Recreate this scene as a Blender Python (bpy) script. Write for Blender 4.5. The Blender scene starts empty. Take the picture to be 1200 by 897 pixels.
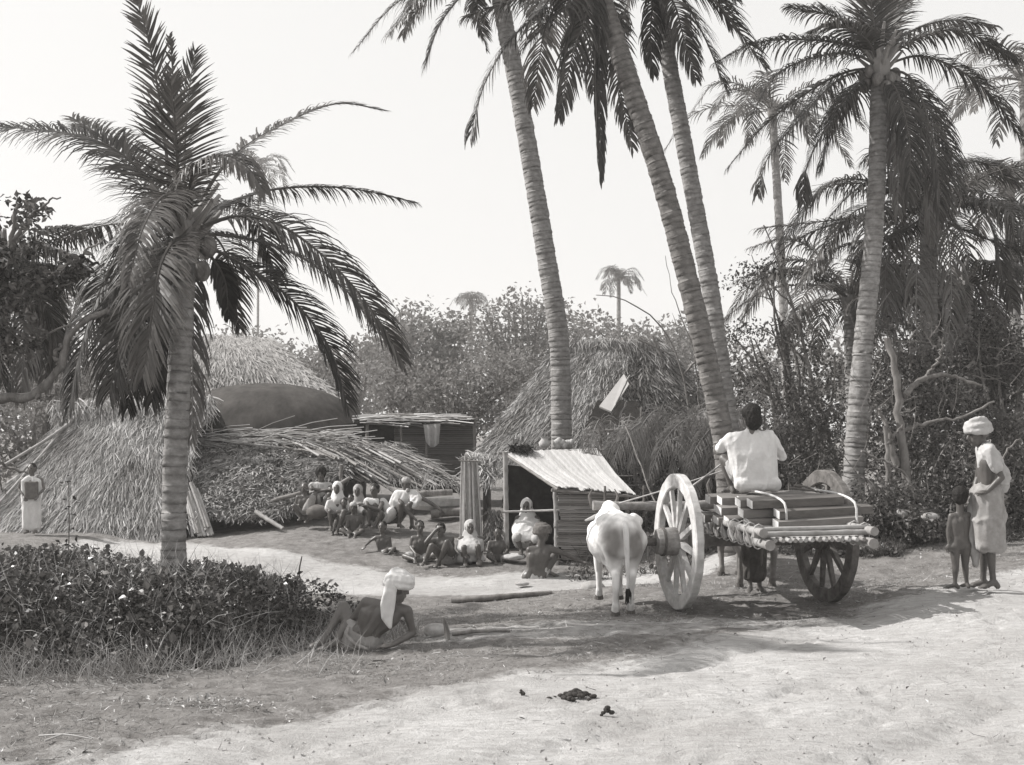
import bpy, bmesh, math, random
import numpy as np
from mathutils import Vector, Matrix

# ------------------------------------------------------------------ camera, sky, sun, exposure
random.seed(7); rng = np.random.default_rng(7)
scene = bpy.context.scene
F = 1300.0; HY = 500.0; CH = 1.7                      # focal length in photo pixels, horizon row, eye height
cam_d = bpy.data.cameras.new("camera"); cam = bpy.data.objects.new("camera", cam_d)
scene.collection.objects.link(cam); scene.camera = cam
cam.location = (0, 0, CH); cam.rotation_euler = (math.radians(90), 0, 0)
cam_d.sensor_width = 36; cam_d.lens = 36 * F / 1200.0
cam_d.shift_y = (HY - 448.5) / 1200.0
cam_d.clip_start = 0.1; cam_d.clip_end = 2000

SUN_EL = math.radians(40)
SH = Vector((1.0, -0.20, 0)).normalized()             # the way shadows fall on the ground
sun_dir = Vector((-SH.x * math.cos(SUN_EL), -SH.y * math.cos(SUN_EL), math.sin(SUN_EL)))
world = bpy.data.worlds.new("World"); scene.world = world; world.use_nodes = True
wn = world.node_tree.nodes; wl = world.node_tree.links; wn.clear()
sky = wn.new('ShaderNodeTexSky'); sky.sky_type = 'NISHITA'; sky.sun_disc = False
sky.sun_elevation = SUN_EL; sky.sun_rotation = math.atan2(sun_dir.x, sun_dir.y)
sky.dust_density = 6; sky.air_density = 2.0
bw = wn.new('ShaderNodeRGBToBW'); mx = wn.new('ShaderNodeMix'); mx.data_type = 'RGBA'
cmb = wn.new('ShaderNodeCombineColor')
wl.new(sky.outputs[0], bw.inputs[0])
for i, k in enumerate((1.0, 0.99, 0.977)):
    m_ = wn.new('ShaderNodeMath'); m_.operation = 'MULTIPLY'; m_.inputs[1].default_value = k
    wl.new(bw.outputs[0], m_.inputs[0]); wl.new(m_.outputs[0], cmb.inputs[i])
mx.inputs[0].default_value = 0.80                     # thick bright haze evens the sky out to white
mx.inputs[7].default_value = (7.25, 7.18, 7.08, 1)
wl.new(cmb.outputs[0], mx.inputs[6])
bg = wn.new('ShaderNodeBackground'); bg.inputs[1].default_value = 0.1
wo = wn.new('ShaderNodeOutputWorld')
wl.new(mx.outputs[2], bg.inputs[0]); wl.new(bg.outputs[0], wo.inputs[0])
sd = bpy.data.lights.new("sun", 'SUN'); sd.energy = 5.0; sd.angle = math.radians(0.6); sd.color = (1, .98, .955)
so = bpy.data.objects.new("sun", sd); scene.collection.objects.link(so)
so.rotation_euler = sun_dir.to_track_quat('Z', 'Y').to_euler(); so.location = (-20, 5, 20)
scene.view_settings.view_transform = 'Standard'; scene.view_settings.look = 'None'
scene.view_settings.exposure = 0.45; scene.view_settings.gamma = 1.0
scene.cycles.max_bounces = 6; scene.cycles.volume_bounces = 1; scene.cycles.transparent_max_bounces = 8
scene.cycles.diffuse_bounces = 3; scene.cycles.glossy_bounces = 2; scene.cycles.transmission_bounces = 3

# ------------------------------------------------------------------ helpers
COL = scene.collection
ORG = {}
def P(px, py, Y):
    return Vector(((px - 600.0) * Y / F, Y, CH - (py - HY) * Y / F))
def V(*a): return Vector(a)
def lerp(a, b, t): return a + (b - a) * t
def smooth01(x): x = np.clip(x, 0, 1); return x * x * (3 - 2 * x)

def _h(ix, iy, iz, s):
    n = (ix * 374761393 + iy * 668265263 + iz * 2147483647 + s * 1274126177) & 0x7fffffff
    n = ((n ^ (n >> 13)) * 1274126177) & 0x7fffffff
    return ((n ^ (n >> 16)) & 0xffff) / 65535.0
def vnoise(x, y, z=0.0, s=0):
    x = np.asarray(x, float); y = np.asarray(y, float); z = np.zeros_like(x) + z
    ix, iy, iz = np.floor(x).astype(np.int64), np.floor(y).astype(np.int64), np.floor(z).astype(np.int64)
    fx, fy, fz = smooth01(x - ix), smooth01(y - iy), smooth01(z - iz)
    r = 0
    for dx in (0, 1):
        for dy in (0, 1):
            for dz in (0, 1):
                w = (fx if dx else 1 - fx) * (fy if dy else 1 - fy) * (fz if dz else 1 - fz)
                r = r + w * _h(ix + dx, iy + dy, iz + dz, s)
    return r * 2 - 1
def fbm(x, y, z=0.0, o=4, s=0):
    r = 0; a = 1.0; k = 1.0; t = 0
    for i in range(o):
        r = r + a * vnoise(np.asarray(x) * k, np.asarray(y) * k, np.asarray(z) * k, s + i * 17); t += a; a *= .5; k *= 2.03
    return r / t

def tag(o, label=None, cat=None, group=None, kind=None):
    if label: o['label'] = label
    if cat: o['category'] = cat
    if group: o['group'] = group
    if kind: o['kind'] = kind
    return o
def thing(name, label, cat, loc=(0, 0, 0), group=None):
    o = bpy.data.objects.new(name, None); COL.objects.link(o); o.location = loc
    o.empty_display_size = .2; ORG[o.name] = Vector(loc)
    return tag(o, label, cat, group)

class MB:
    """collects world-space geometry, then links it as ONE mesh object"""
    def __init__(s): s.v = []; s.f = {3: [], 4: []}; s.n = 0; s.t = []
    def add(s, v, f, tone=0.5):
        v = np.asarray(v, float).reshape(-1, 3); f = np.asarray(f, np.int64)
        s.f[f.shape[1]].append(f + s.n); s.v.append(v); s.n += len(v)
        s.t.append(np.zeros(len(v)) + tone)
    def tube(s, pts, rad, sides=8, tone=0.5, cap=True, flat=1.0, roll=0.0):
        pts = np.array([tuple(p) for p in pts], float); n = len(pts)
        rad = np.zeros(n) + np.asarray(rad, float)
        T = np.gradient(pts, axis=0); T /= np.linalg.norm(T, axis=1)[:, None] + 1e-9
        u = np.cross(T[0], (0, 0, 1.0))
        if np.linalg.norm(u) < .05: u = np.cross(T[0], (0, 1.0, 0))
        u /= np.linalg.norm(u); U = []
        for i in range(n):
            u = u - T[i] * np.dot(u, T[i]); u /= np.linalg.norm(u) + 1e-9; U.append(u)
        U = np.array(U); W = np.cross(T, U)
        a = np.arange(sides) * 2 * np.pi / sides + roll
        ring = (np.cos(a)[None, :, None] * U[:, None] + np.sin(a)[None, :, None] * W[:, None] * flat) * rad[:, None, None] + pts[:, None]
        i = np.arange(n - 1)[:, None] * sides; j = np.arange(sides)[None]; j2 = (j + 1) % sides
        f = np.stack([i + j, i + j2, i + sides + j2, i + sides + j], -1).reshape(-1, 4)
        tn = np.repeat(np.zeros(n) + tone, sides)
        base = s.n; s.add(ring.reshape(-1, 3), f, tn)
        if cap:
            k = np.arange(sides); k2 = (k + 1) % sides; o = base + n * sides
            s.v += [np.array([pts[0], pts[-1]]), ring[0], ring[-1]]; s.t.append(np.concatenate([[tn[0], tn[-1]], tn[:sides], tn[-sides:]])); s.n += 2 + 2 * sides
            s.f[3].append(np.stack([np.full(sides, o), o + 2 + k2, o + 2 + k], 1))
            s.f[3].append(np.stack([np.full(sides, o + 1), o + 2 + sides + k, o + 2 + sides + k2], 1))
        return s
    def box(s, c, size, R=None, tone=0.5, jit=0):
        c = np.array(tuple(c)); h = np.array(size) / 2
        v = np.array([[x, y, z] for x in (-1, 1) for y in (-1, 1) for z in (-1, 1)], float) * h
        if jit: v += rng.normal(0, jit, v.shape)
        if R is not None: v = v @ np.array(R.to_3x3()).T
        f = [[0, 1, 3, 2], [4, 6, 7, 5], [0, 4, 5, 1], [2, 3, 7, 6], [0, 2, 6, 4], [1, 5, 7, 3]]
        s.add(v + c, f, tone); return s
    def hexa(s, bot, top, tone=0.5):
        v = [tuple(p) for p in bot] + [tuple(p) for p in top]
        s.add(v, [[3, 2, 1, 0], [4, 5, 6, 7], [0, 1, 5, 4], [1, 2, 6, 5], [2, 3, 7, 6], [3, 0, 4, 7]], tone); return s
    def ball(s, c, r, seg=12, rings=8, R=None, tone=0.5):
        r = np.zeros(3) + np.asarray(r, float)
        th = np.linspace(0, np.pi, rings + 1)[1:-1]; ph = np.arange(seg) * 2 * np.pi / seg
        v = np.stack([np.sin(th)[:, None] * np.cos(ph), np.sin(th)[:, None] * np.sin(ph), np.cos(th)[:, None] + 0 * ph], -1).reshape(-1, 3)
        v = np.vstack([v, [[0, 0, 1], [0, 0, -1]]]) * r
        if R is not None: v = v @ np.array(R.to_3x3()).T
        n = len(th); i = np.arange(n - 1)[:, None] * seg; j = np.arange(seg)[None]; j2 = (j + 1) % seg
        f = np.stack([i + j, i + seg + j, i + seg + j2, i + j2], -1).reshape(-1, 4)
        k = np.arange(seg); k2 = (k + 1) % seg; o = n * seg
        b = s.n; s.add(v + np.array(tuple(c)), f, tone)
        s.f[3].append(b + np.stack([np.full(seg, o), k, k2], 1)); s.f[3].append(b + np.stack([np.full(seg, o + 1), o - seg + k2, o - seg + k], 1))
        return s
    def cap(s, a, b, ra, rb, seg=10):
        """tapered capsule"""
        a = Vector(a); b = Vector(b); d = b - a; L = max(d.length, 1e-4); d = d / L
        k = [-1, -.8, -.4, 0]; pts = [a + d * ra * t for t in k]; rr = [ra * math.sqrt(max(0.03, 1 - t * t)) for t in k]
        k2 = [0, .4, .8, 1]; pts += [b + d * rb * t for t in k2]; rr += [rb * math.sqrt(max(0.03, 1 - t * t)) for t in k2]
        return s.tube(pts, rr, seg)
    def mesh(s, name, org=Vector()):
        me = bpy.data.meshes.new(name)
        if not s.v: return me
        v = np.vstack(s.v) - np.array(tuple(org))
        q = np.vstack(s.f[4]) if s.f[4] else np.zeros((0, 4), int); t = np.vstack(s.f[3]) if s.f[3] else np.zeros((0, 3), int)
        me.vertices.add(len(v)); me.vertices.foreach_set('co', v.astype(np.float32).ravel())
        lo = np.concatenate([q.ravel(), t.ravel()]).astype(np.int32)
        me.loops.add(len(lo)); me.loops.foreach_set('vertex_index', lo)
        st = np.concatenate([np.arange(len(q)) * 4, len(q) * 4 + np.arange(len(t)) * 3]).astype(np.int32)
        me.polygons.add(len(st)); me.polygons.foreach_set('loop_start', st)
        me.update(calc_edges=True)
        at = me.attributes.new('tone', 'FLOAT', 'POINT'); at.data.foreach_set('value', np.concatenate(s.t).astype(np.float32))
        return me
    def build(s, name, mat, parent=None, smooth=False, loc=None):
        org = ORG[parent.name] if parent else Vector(loc or (0, 0, 0))
        me = s.mesh(name, org); me.materials.append(mat)
        me.polygons.foreach_set('use_smooth', np.full(len(me.polygons), bool(smooth)))
        o = bpy.data.objects.new(name, me); COL.objects.link(o)
        ORG[o.name] = org
        if parent: o.parent = parent
        else: o.location = org
        return o

def bake_remesh(mb, voxel, smooth=2, org=Vector(), post=None, name='body'):
    """overlapping closed shapes -> one continuous skin"""
    me = mb.mesh('tmp', org); o = bpy.data.objects.new('tmp', me); COL.objects.link(o)
    r = o.modifiers.new('r', 'REMESH'); r.mode = 'VOXEL'; r.voxel_size = voxel; r.adaptivity = 0
    if smooth:
        m = o.modifiers.new('s', 'SMOOTH'); m.iterations = smooth; m.factor = .5
    for other in HIDE: other.hide_viewport = True
    dg = bpy.context.evaluated_depsgraph_get(); out = bpy.data.meshes.new_from_object(o.evaluated_get(dg))
    bpy.data.objects.remove(o); bpy.data.meshes.remove(me)
    out.name = name
    n = len(out.vertices); co = np.empty(n * 3, np.float32); out.vertices.foreach_get('co', co)
    if post is not None:
        no = np.empty(n * 3, np.float32); out.vertices.foreach_get('normal', no)
        co2 = post(co.reshape(-1, 3).astype(float), no.reshape(-1, 3).astype(float))
        out.vertices.foreach_set('co', np.asarray(co2, np.float32).ravel()); out.update()
    out.polygons.foreach_set('use_smooth', np.ones(len(out.polygons), bool))
    return out
HIDE = []
def link_mesh(name, me, mat, parent):
    me.materials.clear(); me.materials.append(mat)
    o = bpy.data.objects.new(name, me); COL.objects.link(o); o.parent = parent; ORG[o.name] = ORG[parent.name]
    return o

# ------------------------------------------------------------------ materials (the plate is monochrome: every tone is a warm grey)
def tone(v, w=1.0):
    w = 1.5 if v < .1 else (1.5 - 1.2 * min(1, (v - .1) / .3))
    return (min(1, v * (1 + .035 * w)), v * (1 - .012 * w), v * (1 - .05 * w), 1)
def mat(name, a, b, scale=8, rough=.85, bump=.3, stretch=(1, 1, 1), spec=.10, trans=0.0, use_tone=0.0, detail=6, dist=.02, scale2=None):
    m = bpy.data.materials.new(name); m.use_nodes = True; nt = m.node_tree; N = nt.nodes; L = nt.links
    bs = N['Principled BSDF']; out = N['Material Output']
    tc = N.new('ShaderNodeTexCoord'); mp = N.new('ShaderNodeMapping'); mp.inputs['Scale'].default_value = stretch
    L.new(tc.outputs['Object'], mp.inputs[0])
    no = N.new('ShaderNodeTexNoise'); no.inputs['Scale'].default_value = scale; no.inputs['Detail'].default_value = detail
    no.inputs['Roughness'].default_value = .65
    L.new(mp.outputs[0], no.inputs['Vector'])
    cr = N.new('ShaderNodeMapRange'); cr.inputs[1].default_value = .3; cr.inputs[2].default_value = .7
    L.new(no.outputs[0], cr.inputs[0]); fac = cr.outputs[0]
    if use_tone:
        at = N.new('ShaderNodeAttribute'); at.attribute_name = 'tone'
        m1 = N.new('ShaderNodeMix'); m1.data_type = 'FLOAT'; m1.inputs[0].default_value = use_tone
        L.new(fac, m1.inputs[2]); L.new(at.outputs['Fac'], m1.inputs[3]); fac = m1.outputs[0]
    mc = N.new('ShaderNodeMix'); mc.data_type = 'RGBA'; mc.inputs[6].default_value = tone(a); mc.inputs[7].default_value = tone(b)
    L.new(fac, mc.inputs[0]); L.new(mc.outputs[2], bs.inputs['Base Color'])
    bs.inputs['Roughness'].default_value = rough; bs.inputs['Specular IOR Level'].default_value = spec
    if bump:
        n2 = no
        if scale2:
            n2 = N.new('ShaderNodeTexNoise'); n2.inputs['Scale'].default_value = scale2; n2.inputs['Detail'].default_value = 8
            L.new(mp.outputs[0], n2.inputs['Vector'])
        bp = N.new('ShaderNodeBump'); bp.inputs['Strength'].default_value = bump; bp.inputs['Distance'].default_value = dist
        L.new(n2.outputs[0], bp.inputs['Height']); L.new(bp.outputs[0], bs.inputs['Normal'])
    if trans:
        tr = N.new('ShaderNodeBsdfTranslucent'); L.new(mc.outputs[2], tr.inputs[0])
        ms = N.new('ShaderNodeMixShader'); ms.inputs[0].default_value = trans
        L.new(bs.outputs[0], ms.inputs[1]); L.new(tr.outputs[0], ms.inputs[2]); L.new(ms.outputs[0], out.inputs[0])
    return m
M = dict(
    frond=mat('frond', .012, .155, 3, .42, .0, spec=.2, trans=.32, use_tone=.7),
    dryfrond=mat('dryfrond', .10, .34, 3, .7, 0, trans=.25, use_tone=.7),
    rachis=mat('rachis', .16, .32, 6, .6, .1, use_tone=.5),
    ptrunk=mat('ptrunk', .08, .36, 9, .9, .6, (1, 1, 1.6), use_tone=.35, dist=.02),
    ptrunk_dark=mat('ptrunk_dark', .05, .24, 9, .9, .6, (1, 1, 1.6), use_tone=.35, dist=.02),
    bark=mat('bark', .07, .26, 10, .9, .7, (1, 1, .4), dist=.03),
    palebark=mat('palebark', .09, .24, 10, .9, .4, (1, 1, .4)),
    leaf=mat('leaf', .014, .24, 2, .36, 0, spec=.22, trans=.30, use_tone=.8),
    bushleaf=mat('bushleaf', .010, .22, 2, .34, 0, spec=.25, trans=.15, use_tone=.85),
    farleaf_hazed=mat('farleaf_hazed', .12, .34, 2, .6, 0, trans=.3, use_tone=.8),  # leaf tones paled: distance haze put into the colour
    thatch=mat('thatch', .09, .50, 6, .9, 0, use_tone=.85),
    farthatch_hazed=mat('farthatch_hazed', .24, .36, 6, .9, 0, use_tone=.6),  # tones lifted and flattened so the colour carries the haze
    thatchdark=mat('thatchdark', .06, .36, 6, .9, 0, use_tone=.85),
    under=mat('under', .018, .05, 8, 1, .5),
    straw=mat('straw', .16, .55, 6, .85, 0, use_tone=.85),
    cane=mat('cane', .22, .50, 14, .6, .1, use_tone=.5),
    canedark=mat('canedark', .10, .26, 14, .8, .1, use_tone=.5),
    mud=mat('mud', .035, .085, 3, .95, .5, (1, 1, .35), scale2=14),
    matwall=mat('matwall', .12, .30, 6, .8, .2, (1, 1, 6), use_tone=.7),
    lath=mat('lath', .34, .62, 5, .75, .3, (6, 1, 1), use_tone=.5),
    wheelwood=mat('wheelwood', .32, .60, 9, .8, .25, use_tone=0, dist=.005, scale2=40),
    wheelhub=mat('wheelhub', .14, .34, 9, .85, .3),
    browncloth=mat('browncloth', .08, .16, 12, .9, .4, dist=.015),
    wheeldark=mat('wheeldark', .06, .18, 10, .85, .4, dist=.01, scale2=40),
    plank=mat('plank', .08, .22, 6, .6, .05, (.8, 4, 5), use_tone=.6, dist=.004),
    plankend_sunlit=mat('plankend_sunlit', .50, .66, 20, .8, .2),  # pale tone paints sunlight onto the left ends of the planks
    bamboo=mat('bamboo', .16, .40, 10, .5, .1, use_tone=.5),
    bamboo_dark=mat('bamboo_dark', .12, .26, 10, .6, .1, use_tone=.5),
    rope=mat('rope', .45, .62, 40, .9, .4),
    skin=mat('skin', .06, .11, 6, .42, .10, spec=.35, dist=.004, scale2=60),
    skin_pale_lit=mat('skin_pale_lit', .085, .145, 6, .45, .10, spec=.35, dist=.004, scale2=60),  # paler skin; its tone stands in for sunlight on driver and reclining man
    hair=mat('hair', .012, .03, 60, .7, .9, dist=.01),
    eye=mat('eye', .02, .05, 5, .3, 0),
    white=mat('white', .62, .78, 6, .9, .8, trans=.15, dist=.008, scale2=30),
    offwhite=mat('offwhite', .36, .54, 6, .9, .8, trans=.12, dist=.008, scale2=30),
    greyclothlight=mat('greyclothlight', .20, .34, 8, .9, .3, dist=.008, scale2=30),
    greycloth=mat('greycloth', .24, .40, 8, .9, .4, dist=.015),
    darkcloth=mat('darkcloth', .05, .10, 12, .9, .4, dist=.015),
    hide=mat('hide', .16, .80, 3, .65, .12, dist=.006, scale2=50, use_tone=.93),
    hidepatch=mat('hidepatch', .17, .30, 5, .7, .15, dist=.006, scale2=60),
    hidedark=mat('hidedark', .13, .24, 3, .65, .12, dist=.006, scale2=50),
    horn=mat('horn', .10, .2, 10, .4, .1),
    hoof=mat('hoof', .06, .12, 10, .6, .2),
    dung=mat('dung', .03, .07, 20, .8, .6),
    litter=mat('litter', .06, .60, 4, .85, 0, use_tone=.9),
    clay=mat('clay', .3, .5, 6, .7, .2),
    stone=mat('stone', .22, .42, 8, .9, .6),
    stonedark=mat('stonedark', .08, .16, 8, .9, .6),
    grass=mat('grass', .12, .46, 4, .8, 0, use_tone=.9, trans=.15),
)

# ------------------------------------------------------------------ ground
GP = np.array([(2.5, 11.6, -.2), (4.6, 11.05, .065), (1.2, 11.2, -.2), (3, 13, -.2), (0, 8, -.03), (-2, 6, 0), (2, 5, 0), (4, 7, 0), (6, 9, .03),
    (-1.3, 9.7, -.29), (-.3, 9.8, -.26), (.6, 9.6, -.14), (1.6, 9.4, -.1), (0, 12.5, -.42), (1.4, 13.4, -.3), (-3.7, 8.0, -.12), (-6, 8, -.12), (-2.2, 8.0, -.12), (-1.4, 8.6, -.2), (-3.5, 7, -.02), (-3.5, 9.5, -.3),
    (-3.3, 11, -.4), (-6, 11, -.35), (-1.5, 12, -.45), (-1, 14, -.55), (-1, 16, -.56), (.5, 16, -.55), (1.2, 16, -.5), (-.5, 17.5, -.42), (.3, 17.4, -.3), (1, 17.5, -.3), (-2, 18.5, -.42),
    (-2.7, 19.5, -.2), (-3.7, 20, -.1), (-1.9, 20, -.1), (-1.9, 22, 0), (-6, 15, -.5), (-8.7, 20, -.18), (-5, 19, -.35), (-12, 18, -.2), (-3, 26, 0), (2, 20, -.1), (2, 26, 0), (6, 16, .12), (4, 15.5, .0), (8, 14, .15), (10, 10, .1), (9, 20, .2),
    (-12, 10, -.2), (-12, 5, -.05), (12, 5, .05), (0, 0, 0), (-10, 30, .1), (10, 30, .1), (0, 40, .1), (3, 17, 0)])
def gz(x, y, fine=False):
    x = np.asarray(x, float); y = np.asarray(y, float); sh = x.shape; x = x.ravel(); y = y.ravel()
    out = np.empty_like(x)
    for i in range(0, len(x), 20000):
        d2 = (x[i:i+20000, None] - GP[None, :, 0]) ** 2 + (y[i:i+20000, None] - GP[None, :, 1]) ** 2
        w = np.exp(-d2 / (2 * .9 ** 2)) + 1e-2 / (1 + d2) ** 2 + 1e-9
        out[i:i+20000] = (w * GP[None, :, 2]).sum(1) / w.sum(1)
    return out.reshape(sh)
def gz1(x, y): return float(gz(np.array([x]), np.array([y]))[0])
def G(x, y, dz=0.0): return Vector((x, y, gz1(x, y) + dz))
def seg_side(x, y, pl):
    """signed distance to a polyline, positive on its right hand side"""
    best = np.full(x.shape, 1e9); sg = np.ones(x.shape)
    for (x0, y0), (x1, y1) in zip(pl[:-1], pl[1:]):
        dx, dy = x1 - x0, y1 - y0; t = np.clip(((x - x0) * dx + (y - y0) * dy) / (dx * dx + dy * dy), 0, 1)
        d = np.hypot(x - x0 - t * dx, y - y0 - t * dy); s_ = np.where((x - x0) * dy - (y - y0) * dx > 0, 1, -1)
        m = d < best; best = np.where(m, d, best); sg = np.where(m, s_, sg)
    return best * sg
ROAD = [(-6, 3.2), (-2.31, 5.57), (-1.48, 6.4), (-.57, 7.37), (.31, 8.19), (1.45, 9.3), (2.9, 10.5), (4.0, 11.3), (5.96, 12.9), (12, 19)]
PATHL = [(-6.6, 18.6), (-4.6, 17.4), (-2.4, 15.9), (-.6, 15.4), (1.2, 15.3), (2.2, 15.4)]
LEAVES = [(-5.2, 9.1), (-4.0, 9.2)]
def road_mask(x, y):
    d = seg_side(x, y, ROAD) + .35 * fbm(x * 1.1, y * 1.1, o=4, s=3)
    d = d + .25 * fbm(x * 3, y * 3, o=3, s=8); m = smooth01(d / .95 + .5)
    d2 = np.abs(seg_side(x, y, PATHL)) + .3 * fbm(x * .9, y * .9, o=3, s=9)
    m2 = smooth01((1.15 - d2) / .5)
    d3 = np.hypot((x - 1.0) / 3.0, (y - 10.4) / .8) + .3 * fbm(x * 1.4, y * 1.4, o=3, s=5)
    m3 = smooth01((1.0 - d3) / .5) * .55
    return np.maximum(np.maximum(m, m2), m3)
xs = np.concatenate([-150 + 138 * (np.linspace(0, 1, 26)[:-1]) ** .6, np.arange(-12, -5, .12), np.arange(-5, 6, .05), np.arange(6, 13, .12), 13 + 137 * (np.linspace(0, 1, 26)) ** 1.7])
ys = np.concatenate([np.linspace(-25, 2, 8), np.arange(2.5, 12.5, .045), np.arange(12.5, 22, .08), np.arange(22, 34, .4), 34 + 220 * np.linspace(0, 1, 26) ** 1.7])
xs = np.unique(np.round(xs, 3)); ys = np.unique(np.round(ys, 3))
X, Yg = np.meshgrid(xs, ys)
Z = gz(X, Yg); RM = road_mask(X, Yg)
near = smooth01((26 - Yg) / 6) * smooth01((14 - np.abs(X)) / 3)
Z = Z + near * (.035 * fbm(X * .8, Yg * .8, o=3, s=11) + (1 - .55 * RM) * .030 * fbm(X * 4, Yg * 4, o=4, s=12) + .006 * fbm(X * 14, Yg * 14, o=2, s=13))
for off, wd, dp in ((.5, .10, .03), (1.6, .14, .05), (2.9, .14, .045), (3.9, .2, .04), (4.9, .12, .03)):      # cart ruts along the road
    dd = seg_side(X, Yg, ROAD) - off + .15 * fbm(X * .7, Yg * .7, o=2, s=int(off * 10))
    Z -= near * dp * np.exp(-(dd / wd) ** 2) * (.5 + .5 * vnoise(X * .8, Yg * .8, s=4))
hp = np.exp(-(((X - 1.3) / .35) ** 2 + ((Yg - 15.25) / .15) ** 2)) * .06
Z += hp
for i in range(900):                                  # hoof and foot prints trodden into the dust
    hx = rng.uniform(-4, 5.5); hy = rng.uniform(5, 12.5); r_ = rng.uniform(.035, .07); a_ = rng.uniform(0, 3.14); ix = slice(*np.searchsorted(xs, [hx - .2, hx + .2])); iy = slice(*np.searchsorted(ys, [hy - .2, hy + .2]))
    dx_ = X[iy, ix] - hx; dy_ = Yg[iy, ix] - hy; u_ = dx_ * math.cos(a_) + dy_ * math.sin(a_); v_ = -dx_ * math.sin(a_) + dy_ * math.cos(a_); q_ = np.sqrt((u_ / (r_ * 1.5)) ** 2 + (v_ / r_) ** 2)
    Z[iy, ix] += (-.024 * np.exp(-q_ ** 4) + .010 * np.exp(-((q_ - 1.25) / .25) ** 2)) * rng.uniform(.5, 1.2)
gb = MB(); nx, ny = len(xs), len(ys)
gi = np.arange(nx * ny).reshape(ny, nx)
gb.add(np.stack([X, Yg, Z], -1).reshape(-1, 3), np.stack([gi[:-1, :-1], gi[:-1, 1:], gi[1:, 1:], gi[1:, :-1]], -1).reshape(-1, 4), RM.ravel())
gm = bpy.data.materials.new('earth'); gm.use_nodes = True
nt = gm.node_tree; N = nt.nodes; L = nt.links; bs = N['Principled BSDF']
tc = N.new('ShaderNodeTexCoord'); at = N.new('ShaderNodeAttribute'); at.attribute_name = 'tone'
def nz(sc, det=8, r=.6, st=(1, 1, 1)):
    mp = N.new('ShaderNodeMapping'); mp.inputs['Scale'].default_value = st; L.new(tc.outputs['Object'], mp.inputs[0])
    n_ = N.new('ShaderNodeTexNoise'); n_.inputs['Scale'].default_value = sc; n_.inputs['Detail'].default_value = det; n_.inputs['Roughness'].default_value = r
    L.new(mp.outputs[0], n_.inputs['Vector']); return n_.outputs[0]
def mr(i, a, b, c=0, d=1):
    r_ = N.new('ShaderNodeMapRange'); r_.inputs[1].default_value = a; r_.inputs[2].default_value = b; r_.inputs[3].default_value = c; r_.inputs[4].default_value = d
    L.new(i, r_.inputs[0]); return r_.outputs[0]
def cmix(f, a, b):
    m_ = N.new('ShaderNodeMix'); m_.data_type = 'RGBA'; L.new(f, m_.inputs[0])
    for k, c in ((6, a), (7, b)):
        if isinstance(c, float): m_.inputs[k].default_value = tone(c)
        else: L.new(c, m_.inputs[k])
    return m_.outputs[2]
big = nz(.9, 5); mid = nz(6, 8, .7); fin = nz(45, 6, .75); str_ = nz(7, 6, .7, (1, 3.2, 1))
dirt = cmix(mr(mid, .32, .68), .08, .20)
dirt = cmix(mr(fin, .35, .7), dirt, cmix(mr(mid, .3, .7), .15, .32))
dust = cmix(mr(str_, .3, .7), .32, .55)
dust = cmix(mr(big, .35, .7, 0, .6), dust, .24)
spk = cmix(mr(fin, .60, .72, 0, .7), dust, .13)
fm = N.new('ShaderNodeMath'); fm.operation = 'MULTIPLY_ADD'; L.new(mr(mid, .3, .7, -.5, .5), fm.inputs[0]); fm.inputs[1].default_value = .6; L.new(at.outputs['Fac'], fm.inputs[2])
fc = mr(fm.outputs[0], .25, .75)
L.new(cmix(fc, dirt, spk), bs.inputs['Base Color']); bs.inputs['Roughness'].default_value = .95; bs.inputs['Specular IOR Level'].default_value = .15
ad = N.new('ShaderNodeMath'); ad.operation = 'MULTIPLY_ADD'; L.new(fin, ad.inputs[0]); ad.inputs[1].default_value = .45; L.new(mid, ad.inputs[2])
bp = N.new('ShaderNodeBump'); bp.inputs['Strength'].default_value = 1.0; bp.inputs['Distance'].default_value = .035
L.new(ad.outputs[0], bp.inputs['Height']); L.new(bp.outputs[0], bs.inputs['Normal'])
tag(gb.build('ground', gm, smooth=True), kind='structure')

# scattering many small shapes into one mesh
def rots(d, up):
    d = d / (np.linalg.norm(d, axis=1)[:, None] + 1e-9); s_ = np.cross(d, up); s_ /= np.linalg.norm(s_, axis=1)[:, None] + 1e-9
    return np.stack([s_, d, np.cross(s_, d)], -1)       # columns: side, along, normal
def scatter(mb, bv, bf, pos, R, sc, tn):
    n = len(pos); k = len(bv); sc = np.asarray(sc, float)
    if sc.ndim == 1: sc = np.stack([sc] * 3, 1)
    v = (bv[None] * sc[:, None, :]) @ np.transpose(R, (0, 2, 1)) + pos[:, None]
    f = (np.asarray(bf)[None] + (np.arange(n) * k)[:, None, None]).reshape(-1, len(bf[0]))
    mb.add(v.reshape(-1, 3), f, np.repeat(tn, k))
def unit(n, zb=0.0):
    d = rng.normal(size=(n, 3)); d[:, 2] += zb; return d / np.linalg.norm(d, axis=1)[:, None]
LEAF4 = np.array([[0, 0, 0], [.5, .45, .12], [0, 1, -.08], [-.5, .45, .12]]); LF4 = [[0, 1, 2], [0, 2, 3]]
LEAF6 = np.array([[0, 0, 0], [.34, .3, .1], [.36, .65, .1], [0, 1, -.06], [-.36, .65, .1], [-.34, .3, .1], [0, .5, 0]]); LF6 = [[0, 1, 6], [1, 2, 6], [2, 3, 6], [3, 4, 6], [4, 5, 6], [5, 0, 6]]
BLADE = np.array([[-.5, 0, 0], [.5, 0, 0], [.3, .55, .12], [-.3, .55, .12], [0, 1, .45]])
def blades(mb, pos, d, length, width, tn):
    n = len(pos); R = rots(d, unit(n))
    sc = np.stack([width, length, length], 1)
    scatter(mb, BLADE[:4], [[0, 1, 2, 3]], pos, R, sc, tn)
    scatter(mb, BLADE[2:], [[1, 0, 2]], pos, R, sc, tn)
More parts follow.
